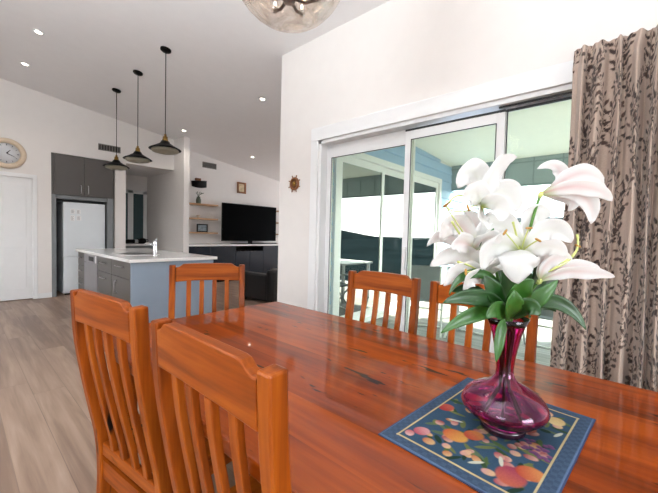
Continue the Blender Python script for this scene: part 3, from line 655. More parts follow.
# ------------------------------------------------------------------ curtain (print woven into the cloth)
def vmesh(name, P, colr, mat, wrap=False):
    nu, nv = P.shape[:2]
    me = bpy.data.meshes.new(name)
    idx = np.arange(nu*nv).reshape(nu, nv)
    q = np.stack([idx[:-1, :-1], idx[1:, :-1], idx[1:, 1:], idx[:-1, 1:]], -1).reshape(-1, 4)
    me.from_pydata(P.reshape(-1, 3).tolist(), [], q.tolist()); me.update()
    a = me.color_attributes.new('col', 'FLOAT_COLOR', 'POINT')
    cc = np.ones((nu*nv, 4), np.float32); cc[:, :3] = colr.reshape(-1, 3); a.data.foreach_set('color', cc.ravel())
    me.polygons.foreach_set('use_smooth', [True]*len(me.polygons))
    me.materials.append(mat); o = bpy.data.objects.new(name, me); C.objects.link(o); return o
def curtain():
    ys = np.linspace(.305, -.66, 1600); rr = np.random.default_rng(11)
    w = np.cumsum(.55+.9*np.interp(np.arange(1600), np.linspace(0, 1599, 22), rr.random(22)))/1600
    ph = w/w[-1]*2*np.pi*13.5+.6
    amp = .044*(.7+.6*np.interp(np.arange(1600), np.linspace(0, 1599, 16), rr.random(16)))
    xs = 2.475+amp*(np.sin(ph)+.25*np.sin(2*ph+.7)+.12*np.sin(3.1*ph))
    s = np.concatenate([[0], np.cumsum(np.hypot(np.diff(xs), np.diff(ys)))]); nu = int(s[-1]/.0052)+1
    su = np.linspace(0, s[-1], nu); X0 = np.interp(su, s, xs); Y0 = np.interp(su, s, ys)
    zt = 2.385; nv = int(zt/.0058); vz = np.linspace(.015, zt, nv)
    U, Zg = np.meshgrid(su, vz, indexing='ij')
    # print: wandering branches with leaves and berries
    base = np.array(lin((186, 166, 152))); col = np.tile(base, (nu, nv, 1)); mask = np.zeros((nu, nv)); tone = np.zeros((nu, nv))
    du = su[1]-su[0]; dv = vz[1]-vz[0]
    def ell(cu, cv, a, b_, ang, t):
        r = max(a, b_); i0, i1 = max(0, int((cu-r)/du)), min(nu, int((cu+r)/du)+2); j0, j1 = max(0, int((cv-.015-r)/dv)), min(nv, int((cv-.015+r)/dv)+2)
        if i0 >= i1 or j0 >= j1: return
        uu = U[i0:i1, j0:j1]-cu; vv = Zg[i0:i1, j0:j1]-cv; c, s_ = math.cos(ang), math.sin(ang)
        p = (uu*c+vv*s_)/a; q = (-uu*s_+vv*c)/b_; d = p*p+q*q*(1+.5*p); k = np.clip((1.15-d)*3, 0, 1)
        sub = mask[i0:i1, j0:j1]; better = k > sub; tone[i0:i1, j0:j1][better] = t; np.maximum(sub, k, out=sub)
    for bu in np.arange(.04, s[-1], .11):
        u, v, a = bu+rr.normal(0, .012), .0, PI/2; side = 1; n = 0
        while v < zt:
            a = PI/2+.55*math.sin(v*7+bu*31)+rr.normal(0, .15); u += .008*math.cos(a); v += .008*math.sin(a); n += 1
            ell(u, v, .0055, .0021, a, .4)
            if n % 3 == 0:
                side = -side; la = a-side*rr.uniform(.6, 1.1); ln = rr.uniform(.015, .024); off = rr.uniform(.018, .040)
                for k in (.35, .7): ell(u+off*k*math.cos(la), v+off*k*math.sin(la), .006, .0022, la, .25)
                ell(u+(off+ln*.6)*math.cos(la), v+(off+ln*.6)*math.sin(la), ln, ln*.45, la, rr.random())
            if n % 11 == 0:
                for k in range(3): ell(u+rr.uniform(-.05, .05), v+rr.uniform(-.03, .03), .009, .007, rr.uniform(0, 3), rr.random())
    d1 = np.array(lin((44, 32, 30))); d2 = np.array(lin((84, 62, 54)))
    tcol = d1+(d2-d1)*tone[..., None]; weave = 1+rr.normal(0, .03, (nu, nv, 1))
    col = (col*(1-mask[..., None])+tcol*mask[..., None])*weave
    # shape: pleated heading, folds loosen lower down
    hd = np.clip((zt-Zg)/.10, 0, 1); fall = .45+.55*hd*np.clip(.8+(zt-Zg)*.15, 0, 1.1)
    A = (X0[:, None]-2.475)*fall
    flare = .014*np.sin(3.1*Zg+U*9)*hd
    X = 2.475+A+flare*.4
    Y = Y0[:, None]+flare*.5+(.012*np.sin(Zg*2.2)+.022*(zt-Zg)/zt)*np.clip(1-U/.6, 0, 1)
    X = X+.007*np.sin(np.interp(U, s, ph)*2.5)*np.clip(1.3-(zt-Zg)/.09, 0, 1)
    pinch = np.exp(-((zt-.10-Zg)/.018)**2)*.012
    X = X-pinch*np.sign(A)*np.minimum(np.abs(A)/.02, 1)
    P = np.stack([X, Y, Zg], -1)
    return P, col
P_, c_ = curtain()
root = empty('curtain', (2.475, -.18, .015), 'floor-length beige curtain printed with dark brown leafy branches', 'curtain')
o = vmesh('cloth', P_-np.array([2.475, -.18, .015]), c_, M['curtain']); o.parent = root
MB().box(.045, .075, -.47, .45, 2.300, 2.315, .003).build('track', M['white'], root)
for y in (-.30, .38): MB().box(.06, .1025, y, y+.02, 2.315, 2.325).build('bracket', M['white'], root)

# ------------------------------------------------------------------ tapestry placemat
def placemat():
    w, h_ = .498, .350; nu, nv = 356, 250; rr = np.random.default_rng(4)
    us = np.linspace(0, w, nu); vs = np.linspace(0, h_, nv); U, Vv = np.meshgrid(us, vs, indexing='ij')
    col = np.tile(np.array(lin((78, 98, 124))), (nu, nv, 1))
    inner = (U > .034) & (U < w-.034) & (Vv > .034) & (Vv < h_-.034)
    col[inner] = lin((62, 88, 112))
    chk = ((U*90).astype(int)+(Vv*90).astype(int)) % 2 == 0
    col[~inner & chk] *= .82
    def blob(cu, cv, a, b_, ang, c, c2=None, soft=.25):
        uu, vv = U-cu, Vv-cv; cs, sn = math.cos(ang), math.sin(ang); p = (uu*cs+vv*sn)/a; q = (-uu*sn+vv*cs)/b_; d = np.sqrt(p*p+q*q)
        k = np.clip((1-d)/soft, 0, 1)[..., None]*inner[..., None]; cc = np.array(lin(c))
        if c2: g = np.clip(.5+.5*p, 0, 1)[..., None]; cc = cc*(1-g)+np.array(lin(c2))*g
        col[:] = col*(1-k)+cc*k
    greens = ((58, 84, 56), (84, 106, 62), (40, 62, 50), (116, 124, 76), (96, 116, 90))
    for k in range(95):
        cu, cv = rr.uniform(.05, w-.05), rr.uniform(.05, h_-.05); blob(cu, cv, rr.uniform(.014, .03), rr.uniform(.005, .009), rr.uniform(0, PI), greens[k % 5])
    for k in range(60):
        cu, cv = rr.uniform(.05, w-.05), rr.uniform(.05, h_-.05); blob(cu, cv, rr.uniform(.010, .017), rr.uniform(.008, .014), rr.uniform(0, PI), ((176, 72, 84), (206, 150, 150), (150, 52, 60), (190, 110, 70))[k % 4], ((222, 176, 160), (228, 190, 140))[k % 2])
    for cu, cv, a, c, c2 in ((.135, .13, .032, (206, 96, 62), (232, 176, 90)), (.17, .16, .026, (190, 60, 60), (226, 150, 84)), (.089, .066, .022, (186, 74, 92), (226, 170, 170)), (.06, .05, .014, (200, 90, 100), (240, 200, 190)),
                             (.246, .05, .024, (170, 44, 52), (214, 110, 90)), (.088, .27, .036, (156, 60, 96), (206, 110, 80)), (.125, .295, .03, (190, 70, 60), (222, 150, 90)), (.40, .28, .026, (206, 172, 120), (232, 206, 150)), (.43, .25, .02, (196, 120, 100), (230, 190, 150)),
                             (.36, .08, .028, (180, 60, 70), (220, 140, 90)), (.42, .12, .022, (206, 150, 96), (230, 200, 140)), (.30, .24, .024, (150, 60, 80), (200, 120, 90))):
        blob(cu, cv, a, a*.86, rr.uniform(0, PI), c, c2, .18)
    for k in range(22): blob(.225+rr.normal(0, .022), .285+rr.normal(0, .016), .0075, .0075, 0, (94, 58, 104), (150, 96, 140), .4)
    for cu, cv, a in ((.075, .205, .7), (.12, .24, -.4), (.2, .1, 1.2), (.33, .3, .3)): blob(cu, cv, .02, .005, a, (214, 214, 196))
    dl = np.minimum(np.minimum(np.abs(U-.034), np.abs(U-w+.034)), np.minimum(np.abs(Vv-.034), np.abs(Vv-h_+.034)))
    box = (U > .030) & (U < w-.030) & (Vv > .030) & (Vv < h_-.030)
    col[(dl < .0025) & box] = lin((206, 186, 140))
    ed = np.minimum(np.minimum(U, w-U), np.minimum(Vv, h_-Vv)); col[ed < .006] = lin((96, 118, 150))
    col *= .62*(1+rr.normal(0, .06, (nu, nv, 1))); col = np.clip(col, 0, 1)
    Z = .0035*np.clip(ed/.004, 0, 1)+.0006*np.sin(U*900)*np.sin(Vv*900)*0+.0008*np.sin(U*14+1)*np.sin(Vv*17)
    return np.stack([U-w/2, h_/2-Vv, Z], -1), col
P_, c_ = placemat()
root = empty('placemat', (.9165, .2395, .7655), 'blue tapestry placemat with woven fruit and leaves under the vase', 'placemat', rz=math.radians(-4.5))
o = vmesh('woven_top', P_, c_, M['mat']); o.parent = root
MB().box(-.2495, .2495, -.1755, .1755, 0, .0024, .001).build('backing', plain('navy_backing', (40, 52, 84), .8), root)

# ------------------------------------------------------------------ vase
VX, VY, VZ = .92, .218, .7695
po = [(0, .0), (.046, .0), (.050, .004), (.051, .012), (.047, .018), (.056, .024), (.078, .036), (.095, .052), (.1, .063), (.096, .075), (.088, .088), (.072, .101), (.050, .113), (.031, .124), (.0215, .138), (.0195, .155), (.022, .18), (.027, .21), (.033, .24), (.041, .265), (.050, .2835)]
pi_ = [(.0482, .2845), (.039, .265), (.031, .24), (.025, .21), (.0198, .18), (.0172, .155), (.0190, .138), (.0285, .1225), (.0485, .1105), (.070, .0985), (.0855, .086), (.0935, .0735), (.0975, .063), (.0925, .0535), (.076, .0388), (.054, .028), (.03, .024), (0, .023)]
t = empty('vase', (VX, VY, VZ), 'amethyst-pink glass vase with a round belly and flared neck on the placemat', 'vase')
MB().lathe(po+pi_, n=56).build('body', M['vase'], t)
MB().lathe([(.0512, .001), (.0525, .005), (.0528, .013), (.0500, .0185), (.0516, .012), (.0508, .004)], n=48, closed=True).build('foot_ring', plain('dark_purple_glass', (38, 16, 34), .08, coat=.5), t)

# ------------------------------------------------------------------ lilies
FLOWERS=[
 ('open white lily, topmost of the bouquet, with one petal hooked upward',[(-0.021, 0, 1.008), (-0.021, 0.0, 1.121), (-0.047, 0.01, 1.245), (-0.077, 0.0, 1.326)],
  [([(-0.077, 0, 1.326), (-0.069, -0.01, 1.354), (-0.077, -0.02, 1.441), (-0.016, -0.04, 1.441)],0.052),
   ([(-0.077, 0, 1.326), (-0.075, 0.01, 1.431), (-0.119, 0.0, 1.435), (-0.144, -0.02, 1.368)],0.068),
   ([(-0.077, 0, 1.326), (-0.099, -0.05, 1.361), (-0.138, -0.075, 1.365), (-0.152, -0.08, 1.333)],0.062),
   ([(-0.077, 0, 1.326), (-0.028, 0.01, 1.395), (0.005, 0.0, 1.37), (-0.002, -0.02, 1.314)],0.062),
   ([(-0.077, 0, 1.326), (-0.075, -0.05, 1.343), (-0.055, -0.07, 1.325), (-0.067, -0.075, 1.287)],0.058),
   ([(-0.077, 0, 1.326), (-0.102, -0.04, 1.31), (-0.105, -0.07, 1.286), (-0.089, -0.075, 1.268)],0.05)],
  [[(-0.077, 0, 1.326), (-0.127, -0.05, 1.348), (-0.169, -0.07, 1.356), (-0.183, -0.075, 1.326)], [(-0.077, 0, 1.326), (-0.133, -0.04, 1.31), (-0.175, -0.06, 1.3), (-0.188, -0.07, 1.322)], [(-0.077, 0, 1.326), (-0.114, -0.05, 1.326), (-0.142, -0.08, 1.316)]]),
 ('broad open white lily facing the camera in the middle of the bouquet',[(-0.004, 0, 1.008), (0.01, 0.0, 1.097), (0.022, 0.0, 1.16), (0.021, -0.01, 1.213)],
  [([(0.021, -0.01, 1.213), (0.06, -0.0, 1.288), (0.113, -0.01, 1.293), (0.128, -0.03, 1.243)],0.06),
   ([(0.021, -0.01, 1.213), (0.048, -0.04, 1.234), (0.078, -0.05, 1.249), (0.096, -0.06, 1.211)],0.045),
   ([(0.021, -0.01, 1.213), (-0.011, -0.06, 1.243), (-0.026, -0.085, 1.198), (-0.017, -0.07, 1.147)],0.088,(1, 0, 0)),
   ([(0.021, -0.01, 1.213), (-0.036, -0.03, 1.26), (-0.089, -0.05, 1.231), (-0.091, -0.05, 1.175)],0.075),
   ([(0.021, -0.01, 1.213), (0.001, 0.01, 1.301), (-0.054, 0.0, 1.304), (-0.096, -0.01, 1.254)],0.07),
   ([(0.021, -0.01, 1.213), (0.042, 0.02, 1.293), (0.06, 0.02, 1.334), (0.103, 0.01, 1.309)],0.062)],
  [[(0.021, -0.01, 1.218), (-0.002, -0.03, 1.252), (-0.019, -0.04, 1.289)], [(0.021, -0.01, 1.218), (0.009, -0.04, 1.252), (0.008, -0.06, 1.275)], [(0.021, -0.01, 1.218), (-0.024, -0.05, 1.247), (-0.052, -0.07, 1.264)], [(0.021, -0.01, 1.218), (0.018, -0.05, 1.238), (0.024, -0.07, 1.248)]]),
 ('white lily in profile pointing right towards the curtain, with pink-flushed ribs',[(0.014, 0.01, 1.006), (0.039, 0.02, 1.145), (0.053, 0.02, 1.285), (0.069, 0.0, 1.362)],
  [([(0.069, 0, 1.362), (0.127, 0.01, 1.384), (0.168, 0.01, 1.454), (0.223, 0.0, 1.392)],0.052),
   ([(0.069, 0, 1.362), (0.113, -0.03, 1.383), (0.172, -0.04, 1.387), (0.212, -0.04, 1.344)],0.04),
   ([(0.069, 0, 1.362), (0.152, -0.01, 1.382), (0.189, -0.02, 1.36), (0.173, -0.03, 1.29)],0.045),
   ([(0.069, 0, 1.362), (0.162, 0.03, 1.373), (0.153, 0.04, 1.476), (0.075, 0.03, 1.429)],0.034),
   ([(0.069, 0, 1.362), (0.13, 0.02, 1.36), (0.191, 0.02, 1.36), (0.152, 0.02, 1.323)],0.035),
   ([(0.069, 0, 1.362), (0.154, 0.04, 1.404), (0.225, 0.05, 1.429), (0.27, 0.05, 1.383)],0.036)],
  [[(0.116, 0, 1.368), (0.189, 0, 1.374), (0.217, -0.01, 1.359)], [(0.116, 0, 1.368), (0.178, 0, 1.359), (0.203, -0.01, 1.34)]]),
 ('slender half-closed white lily stretching right below the others',[(0.025, 0.02, 1.003), (0.042, 0.02, 1.081), (0.059, 0.01, 1.122), (0.077, 0.0, 1.146)],
  [([(0.077, 0, 1.146), (0.123, -0.01, 1.181), (0.192, -0.01, 1.178), (0.246, -0.02, 1.163)],0.036),
   ([(0.077, 0, 1.146), (0.08, 0.0, 1.194), (0.113, 0.0, 1.219), (0.154, 0.0, 1.196)],0.052),
   ([(0.077, 0, 1.146), (0.132, 0.01, 1.189), (0.177, 0.01, 1.195), (0.225, 0.0, 1.182)],0.034),
   ([(0.077, 0, 1.146), (0.078, 0.02, 1.182), (0.099, 0.02, 1.218), (0.137, 0.02, 1.224)],0.05)],
  [[(0.096, 0, 1.169), (0.149, 0, 1.196), (0.178, 0, 1.216), (0.163, 0, 1.265)], [(0.096, 0, 1.169), (0.13, 0.0, 1.195), (0.159, 0, 1.206), (0.167, 0, 1.236)]]),
 ('white lily hanging low on the left above the green leaves',[(-0.024, 0, 1.008), (-0.028, 0.0, 1.096), (-0.042, 0.0, 1.133), (-0.055, 0.0, 1.155)],
  [([(-0.055, 0, 1.155), (-0.099, -0.01, 1.215), (-0.153, -0.02, 1.228), (-0.207, -0.03, 1.179)],0.056),
   ([(-0.055, 0, 1.155), (-0.116, -0.04, 1.183), (-0.162, -0.05, 1.178), (-0.179, -0.05, 1.135)],0.055),
   ([(-0.055, 0, 1.155), (-0.091, -0.04, 1.174), (-0.128, -0.06, 1.161), (-0.131, -0.05, 1.124)],0.045),
   ([(-0.055, 0, 1.155), (-0.045, 0.0, 1.215), (-0.076, 0.0, 1.24), (-0.125, -0.01, 1.234)],0.06),
   ([(-0.055, 0, 1.155), (-0.049, -0.03, 1.193), (-0.051, -0.05, 1.209), (-0.042, -0.05, 1.176)],0.05),
   ([(-0.055, 0, 1.155), (-0.061, 0.03, 1.206), (-0.105, 0.04, 1.227), (-0.161, 0.04, 1.2)],0.05)],
  [[(-0.055, 0, 1.155), (-0.116, -0.04, 1.187), (-0.152, -0.06, 1.193)], [(-0.055, 0, 1.155), (-0.101, -0.04, 1.174), (-0.133, -0.06, 1.17)]]),
 ('white lily at the far left with a pink-tipped curling petal',[(-0.022, -0.01, 1.011), (-0.036, -0.01, 1.11), (-0.069, -0.01, 1.183), (-0.095, 0.0, 1.217)],
  [([(-0.095, 0, 1.217), (-0.116, -0.02, 1.292), (-0.174, -0.03, 1.309), (-0.186, -0.04, 1.238)],0.06),
   ([(-0.095, 0, 1.217), (-0.136, 0.0, 1.243), (-0.185, -0.01, 1.276), (-0.216, -0.03, 1.227)],0.034),
   ([(-0.095, 0, 1.217), (-0.082, 0.0, 1.264), (-0.084, 0.0, 1.299), (-0.123, -0.01, 1.312)],0.05),
   ([(-0.095, 0, 1.217), (-0.132, -0.05, 1.244), (-0.165, -0.07, 1.248), (-0.172, -0.075, 1.221)],0.05),
   ([(-0.095, 0, 1.217), (-0.085, -0.03, 1.25), (-0.067, -0.05, 1.264), (-0.052, -0.05, 1.237)],0.05)],
  [[(-0.095, 0, 1.217), (-0.151, -0.05, 1.262), (-0.173, -0.07, 1.284)], [(-0.095, 0, 1.217), (-0.138, -0.04, 1.277), (-0.175, -0.06, 1.298), (-0.188, -0.07, 1.322)]]),
]
LEAVES=[
 ('a',[(-0.035, -0.02, 1.139), (-0.073, -0.04, 1.174), (-0.148, -0.05, 1.183), (-0.17, -0.06, 1.114)],0.022,0),
 ('a',[(-0.018, -0.02, 1.081), (-0.07, -0.05, 1.112), (-0.135, -0.07, 1.125), (-0.19, -0.08, 1.101)],0.04,1),
 ('a',[(-0.022, -0.02, 1.071), (-0.073, -0.05, 1.086), (-0.135, -0.07, 1.075), (-0.192, -0.08, 1.032)],0.036,0),
 ('a',[(0.01, 0.0, 1.082), (-0.018, -0.03, 1.126), (-0.016, -0.04, 1.176), (-0.005, -0.03, 1.213)],0.062,1),
 ('b',[(-0.075, 0.0, 1.22), (-0.075, -0.02, 1.233), (-0.071, -0.03, 1.245), (-0.058, -0.03, 1.274)],0.022,0),
 ('b',[(-0.03, -0.045, 1.057), (-0.049, -0.06, 1.049), (-0.054, -0.07, 1.005), (-0.059, -0.07, 0.965)],0.026,0),
 ('b',[(0.074, 0.03, 1.077), (0.102, 0.03, 1.132), (0.085, 0.02, 1.185), (0.076, 0.02, 1.228)],0.036,1),
 ('c',[(0.019, 0.0, 1.067), (0.078, -0.02, 1.127), (0.138, -0.03, 1.101), (0.167, -0.04, 1.037)],0.036,1),
 ('c',[(0.002, 0.0, 1.051), (-0.018, -0.05, 1.106), (-0.008, -0.07, 1.143), (0.019, -0.07, 1.157)],0.052,0),
 ('c',[(-0.008, 0.0, 1.051), (-0.046, -0.04, 1.103), (-0.066, -0.05, 1.14), (-0.086, -0.05, 1.161)],0.046,1),
 ('d',[(0.017, 0.0, 1.052), (0.032, -0.03, 1.094), (0.063, -0.04, 1.116), (0.101, -0.03, 1.154)],0.04,0),
 ('d',[(-0.004, -0.02, 1.056), (-0.004, -0.06, 1.094), (0.011, -0.08, 1.108), (0.03, -0.08, 1.077)],0.05,1),
 ('d',[(-0.014, -0.02, 1.056), (-0.051, -0.06, 1.089), (-0.07, -0.08, 1.097), (-0.094, -0.085, 1.07)],0.042,0),
 ('e',[(0.013, 0.02, 1.047), (0.039, 0.04, 1.1), (0.016, 0.05, 1.14), (-0.004, 0.05, 1.177)],0.055,1),
 ('e',[(0.023, 0.02, 1.047), (0.071, 0.05, 1.099), (0.083, 0.06, 1.135), (0.076, 0.06, 1.173)],0.055,0),
 ('e',[(-0.01, -0.03, 1.059), (-0.022, -0.06, 1.085), (-0.023, -0.075, 1.106), (-0.026, -0.07, 1.133)],0.046,0),
 ('f',[(0.017, 0.0, 1.057), (0.055, 0.0, 1.098), (0.099, 0.0, 1.099), (0.114, -0.01, 1.072)],0.035,1),
 ('f',[(0.002, 0.02, 1.052), (-0.053, 0.04, 1.114), (-0.088, 0.05, 1.124), (-0.122, 0.05, 1.105)],0.035,1),
]

def bez(p, t):
    p = [Vector(q) for q in p]
    while len(p) > 1: p = [a*(1-t)+b_*t for a, b_ in zip(p, p[1:])]
    return p[0]
def petal_arrays(ps, width, cup=.35, nt=22, nw=9, side=None, broad=.55, wavy=.0, leaf=False, seed=0):
    P = np.zeros((nt, nw, 3)); T = [bez(ps, i/(nt-1)) for i in range(nt)]
    ctr = sum((Vector(q) for q in ps), Vector())/len(ps)
    prev = None; rr = random.Random(seed)
    chord = (T[-1]-T[0])
    # face normal: side of the curve's bend, biased to camera side
    mid = T[nt//2]-(T[0]+T[-1])/2
    nrm0 = -mid if mid.length > .004 else Vector((0, -1, .2))
    nrm0 = Vector((0, -1, .15)) if leaf else nrm0.normalized()*.45+Vector((0, -1, .15))*.85
    for i in range(nt):
        t = i/(nt-1); tg = (T[min(i+1, nt-1)]-T[max(i-1, 0)]).normalized()
        sd = tg.cross(nrm0); 
        if side is not None: sd = Vector(side); sd = sd-tg*sd.dot(tg)
        if sd.length < 1e-4: sd = prev or Vector((1, 0, 0))
        sd.normalize()
        if prev is not None and sd.dot(prev) < 0: sd = -sd
        if prev is not None: sd = (sd*.35+prev*.65).normalized(); sd = (sd-tg*sd.dot(tg)).normalized()
        prev = sd; nn = sd.cross(tg).normalized()
        if leaf: w = width*(math.sin(PI*min(1, t*.93+.07))**.75)
        else: w = width*(.16+.84*math.sin(PI*min(1, .5*t/broad) if t < broad else PI*(.5+.5*(t-broad)/(1-broad)))**.9 if t < .999 else .02)
        if t >= 1-1e-9: w = width*.03
        for j in range(nw):
            v = -1+2*j/(nw-1); rip = wavy*width*math.sin(t*15+v*2+seed)*abs(v)**2*math.sin(PI*t)
            q = T[i]+sd*(v*w/2)+nn*(cup*w/2*v*v*(1-.5*t)+rip-.03*w*math.exp(-(v*6)**2))
            P[i, j] = q
    return P
def solid(P, th):
    nt, nw = P.shape[:2]
    du = np.gradient(P, axis=0); dv = np.gradient(P, axis=1); n = np.cross(du, dv); n /= np.linalg.norm(n, axis=2, keepdims=True)+1e-9
    return P+n*th/2, P-n*th/2
def sheet(name, P, th, mat, parent, colr=None):
    a, b_ = solid(P, th); nt, nw = P.shape[:2]; n = nt*nw
    idx = np.arange(n).reshape(nt, nw)
    q = np.stack([idx[:-1, :-1], idx[1:, :-1], idx[1:, 1:], idx[:-1, 1:]], -1).reshape(-1, 4).tolist()
    q2 = [[k+n for k in f[::-1]] for f in q]
    rim = [(i, 0) for i in range(nt)]+[(nt-1, j) for j in range(1, nw)]+[(i, nw-1) for i in range(nt-2, -1, -1)]+[(0, j) for j in range(nw-2, 0, -1)]
    e = [int(idx[i, j]) for i, j in rim]; q3 = [[e[k], e[(k+1) % len(e)], e[(k+1) % len(e)]+n, e[k]+n][::-1] for k in range(len(e))]
    me = bpy.data.meshes.new(name); me.from_pydata(np.concatenate([a.reshape(-1, 3), b_.reshape(-1, 3)]).tolist(), [], q+q2+q3); me.update()
    if colr is not None:
        at = me.color_attributes.new('col', 'FLOAT_COLOR', 'POINT'); cc = np.ones((2*n, 4), np.float32); cc[:n, :3] = colr.reshape(-1, 3); cc[n:, :3] = colr.reshape(-1, 3); at.data.foreach_set('color', cc.ravel())
    me.polygons.foreach_set('use_smooth', [True]*len(me.polygons)); me.materials.append(mat)
    o = bpy.data.objects.new(name, me); C.objects.link(o); o.parent = parent; return o
def petal(ps, w, parent, pink=0., seed=0, side=None):
    nt, nw = 24, 9; P = petal_arrays(ps, w, .38, nt, nw, side, wavy=.10, seed=seed)
    t = np.linspace(0, 1, nt)[:, None]; v = np.linspace(-1, 1, nw)[None, :]
    white = np.array((.96, .96, .955)); green = np.array(lin((196, 208, 130))); pk = np.array(lin((232, 176, 184)))
    kg = np.clip(1-t*5, 0, 1)*np.ones_like(v)*.8+.12*np.exp(-(v*5)**2)*(1-t); kp = pink*np.exp(-(v*3)**2)*np.clip(1.1-t, 0, 1)
    c = white*(1-kg[..., None])+green*kg[..., None]; c = c*(1-kp[..., None])+pk*kp[..., None]
    return sheet('petal', P, .0009, M['petal'], parent, c)
VR = math.atan2(-.74529283, .66673727)
stems = []
for fi, (lb, st, pts, sta) in enumerate(FLOWERS):
    t = empty('lily', (VX, VY, 0), lb, 'flower', 'white lilies in the amethyst vase', VR)
    k = fi-2.5; foot = [(.045*math.cos(fi*1.05), .045*math.sin(fi*1.05), .812), (.012*math.cos(fi*1.05), .012*math.sin(fi*1.05), .875), (.009*math.cos(fi*1.05+.5), .009*math.sin(fi*1.05+.5), .93), (.017*math.cos(fi*1.05+.8), .017*math.sin(fi*1.05+.8), 1.02)]
    ctrl = [foot[3]]+[tuple(q) for q in st[1:]]
    path = [Vector(q) for q in foot[:3]]+[bez(ctrl, s/12) for s in range(13)]
    MB().tube(path, [.0036]*(len(path)-1)+[.0042], 8).build('stem', M['stem'], t)
    stems.append(t)
    b0 = Vector(st[-1]); prv = path[-2]; dr = (b0-prv).normalized()
    fl = MB().tube([b0-dr*.010, b0-dr*.002, b0+dr*.006], [.004, .0065, .004], 10).build('flower_head', M['pistil'], t)
    for j, (ps, w, *sd) in enumerate(pts): petal(ps, w, fl, .5 if fi == 2 else (.35 if fi in (3, 5) else .0), seed=fi*7+j, side=sd[0] if sd else None)
    for j, ps in enumerate(sta):
        pp = [bez(ps, s/10) for s in range(11)]
        thick = .0016 if j else .0024
        s_ = MB().tube(pp, [thick]*10+[thick*1.3], 7).build('stamen' if j else 'pistil', M['pistil'], fl)
        if j:
            d_ = (pp[-1]-pp[-2]).normalized(); sd = d_.cross(Vector((0, 1, 0))).normalized()
            a = MB(); c0 = pp[-1]; a.tube([c0-sd*.008, c0-sd*.005, c0+sd*.005, c0+sd*.008], [.0012, .0026, .0026, .0012], 7)
            a.build('anther', M['anther'], fl)
own = {'a': 4, 'b': 5, 'c': 1, 'd': 3, 'e': 2, 'f': 0}
for j, (g_, ps, w, dk) in enumerate(LEAVES):
    P = petal_arrays(ps, w, .25, 24, 7, leaf=True, wavy=.03, seed=j)
    sheet('leaf', P, .0010, M['leafd'] if dk else M['leaf'], stems[own[g_]])

# ------------------------------------------------------------------ outside
m = MB(); m.prism([(2.8, 2.95), (7.1, 2.74), (7.1, 2.84), (2.8, 3.05)], 1, -4.0, 2.87); struct(m.build('ceiling_alfresco', M['soffit']))
struct(MB().box(2.8, 7.15, -4.0, 2.86, -.14, -.02).build('deck', M['deck']))
t = empty('fascia_beam', (7.06, -.6, 2.23), 'grey-blue jointed fascia along the outer edge of the covered deck', 'fascia')
MB().box(-.04, .04, -3.4, 3.45, .02, .51).build('boards', M['fascia'], t)
s = MB()
for k in range(16): s.box(-.048, -.04, -3.35+k*.44, -3.33+k*.44, .02, .51)
s.box(-.05, .045, -3.4, 3.45, 0, .03); s.box(-.05, .045, -3.4, 3.45, .42, .44)
s.build('cover_strips', plain('dull_fascia_strip', (120, 136, 140), .5), t)
# wing sliding door
t = struct(MB().box(3.24, 6.44, 2.80, 2.87, 2.30, 2.385).box(3.24, 3.33, 2.80, 2.87, 0, 2.30).box(6.36, 6.44, 2.80, 2.87, 0, 2.30).box(3.33, 6.36, 2.80, 2.87, -.02, .05).build('door_2', M['white'], bevel=.003))
for x0, x1, y in ((3.34, 4.42, 2.835), (4.30, 5.36, 2.872), (5.24, 6.35, 2.835)):
    s = MB(); st = .07; s.box(x0, x0+st, y, y+.03, .05, 2.30); s.box(x1-st, x1, y, y+.03, .05, 2.30); s.box(x0+st, x1-st, y, y+.03, 2.20, 2.30); s.box(x0+st, x1-st, y, y+.03, .05, .15)
    sp = s.build('sash', M['white'], t, bevel=.003)
    MB().box(x0+st, x1-st, y+.012, y+.017, .15, 2.20).build('pane', M['tint'], sp)
# balustrade on the far edge of the deck
t = empty('balustrade', (5, -3.9, 0), 'dark deck balustrade with horizontal wires', 'railing')
s = MB(); s.box(-2.1, 2.1, -.03, .03, .98, 1.03, .005); s.build('top_rail', M['rail'], t)
for k in range(5): MB().box(-2.1+k*1.04, -2.05+k*1.04, -.02, .02, -.02, .98).build('post', M['rail'], t)
for k in range(8): MB().tube([(-2.1, 0, .12+k*.105), (2.1, 0, .12+k*.105)], .005, 6).build('wire', M['outwhite'], t)
struct(MB().box(-400, 900, -900, 900, -3.2, -3.0).build('ground', M['land']))
def hill(name, cx, cy, rx, ry, h, seed, lb):
    rr = np.random.default_rng(seed); n = 40; m_ = 14; vs = []; fs = []
    for i in range(m_):
        t_ = i/(m_-1)
        for k in range(n):
            a_ = 2*PI*k/n; j_ = 1+.08*math.sin(3*a_+seed)+.05*math.sin(7*a_)
            vs.append((rx*(1-t_)*j_*math.cos(a_), ry*(1-t_)*j_*math.sin(a_), h*math.sin(t_*PI/2)+.25*rr.normal()*(0 < i < m_-1)))
    for i in range(m_-1):
        for k in range(n): fs.append((i*n+k, i*n+(k+1) % n, (i+1)*n+(k+1) % n, (i+1)*n+k))
    o = MB().add(vs, fs, True).build(name, M['land'], loc=(cx, cy, -3.0)); return tag(o, lb, 'hill')
hill('hill', 150, -230, 190, 60, 14, 1, 'low dark scrubby hill reflected in the far sliding door')
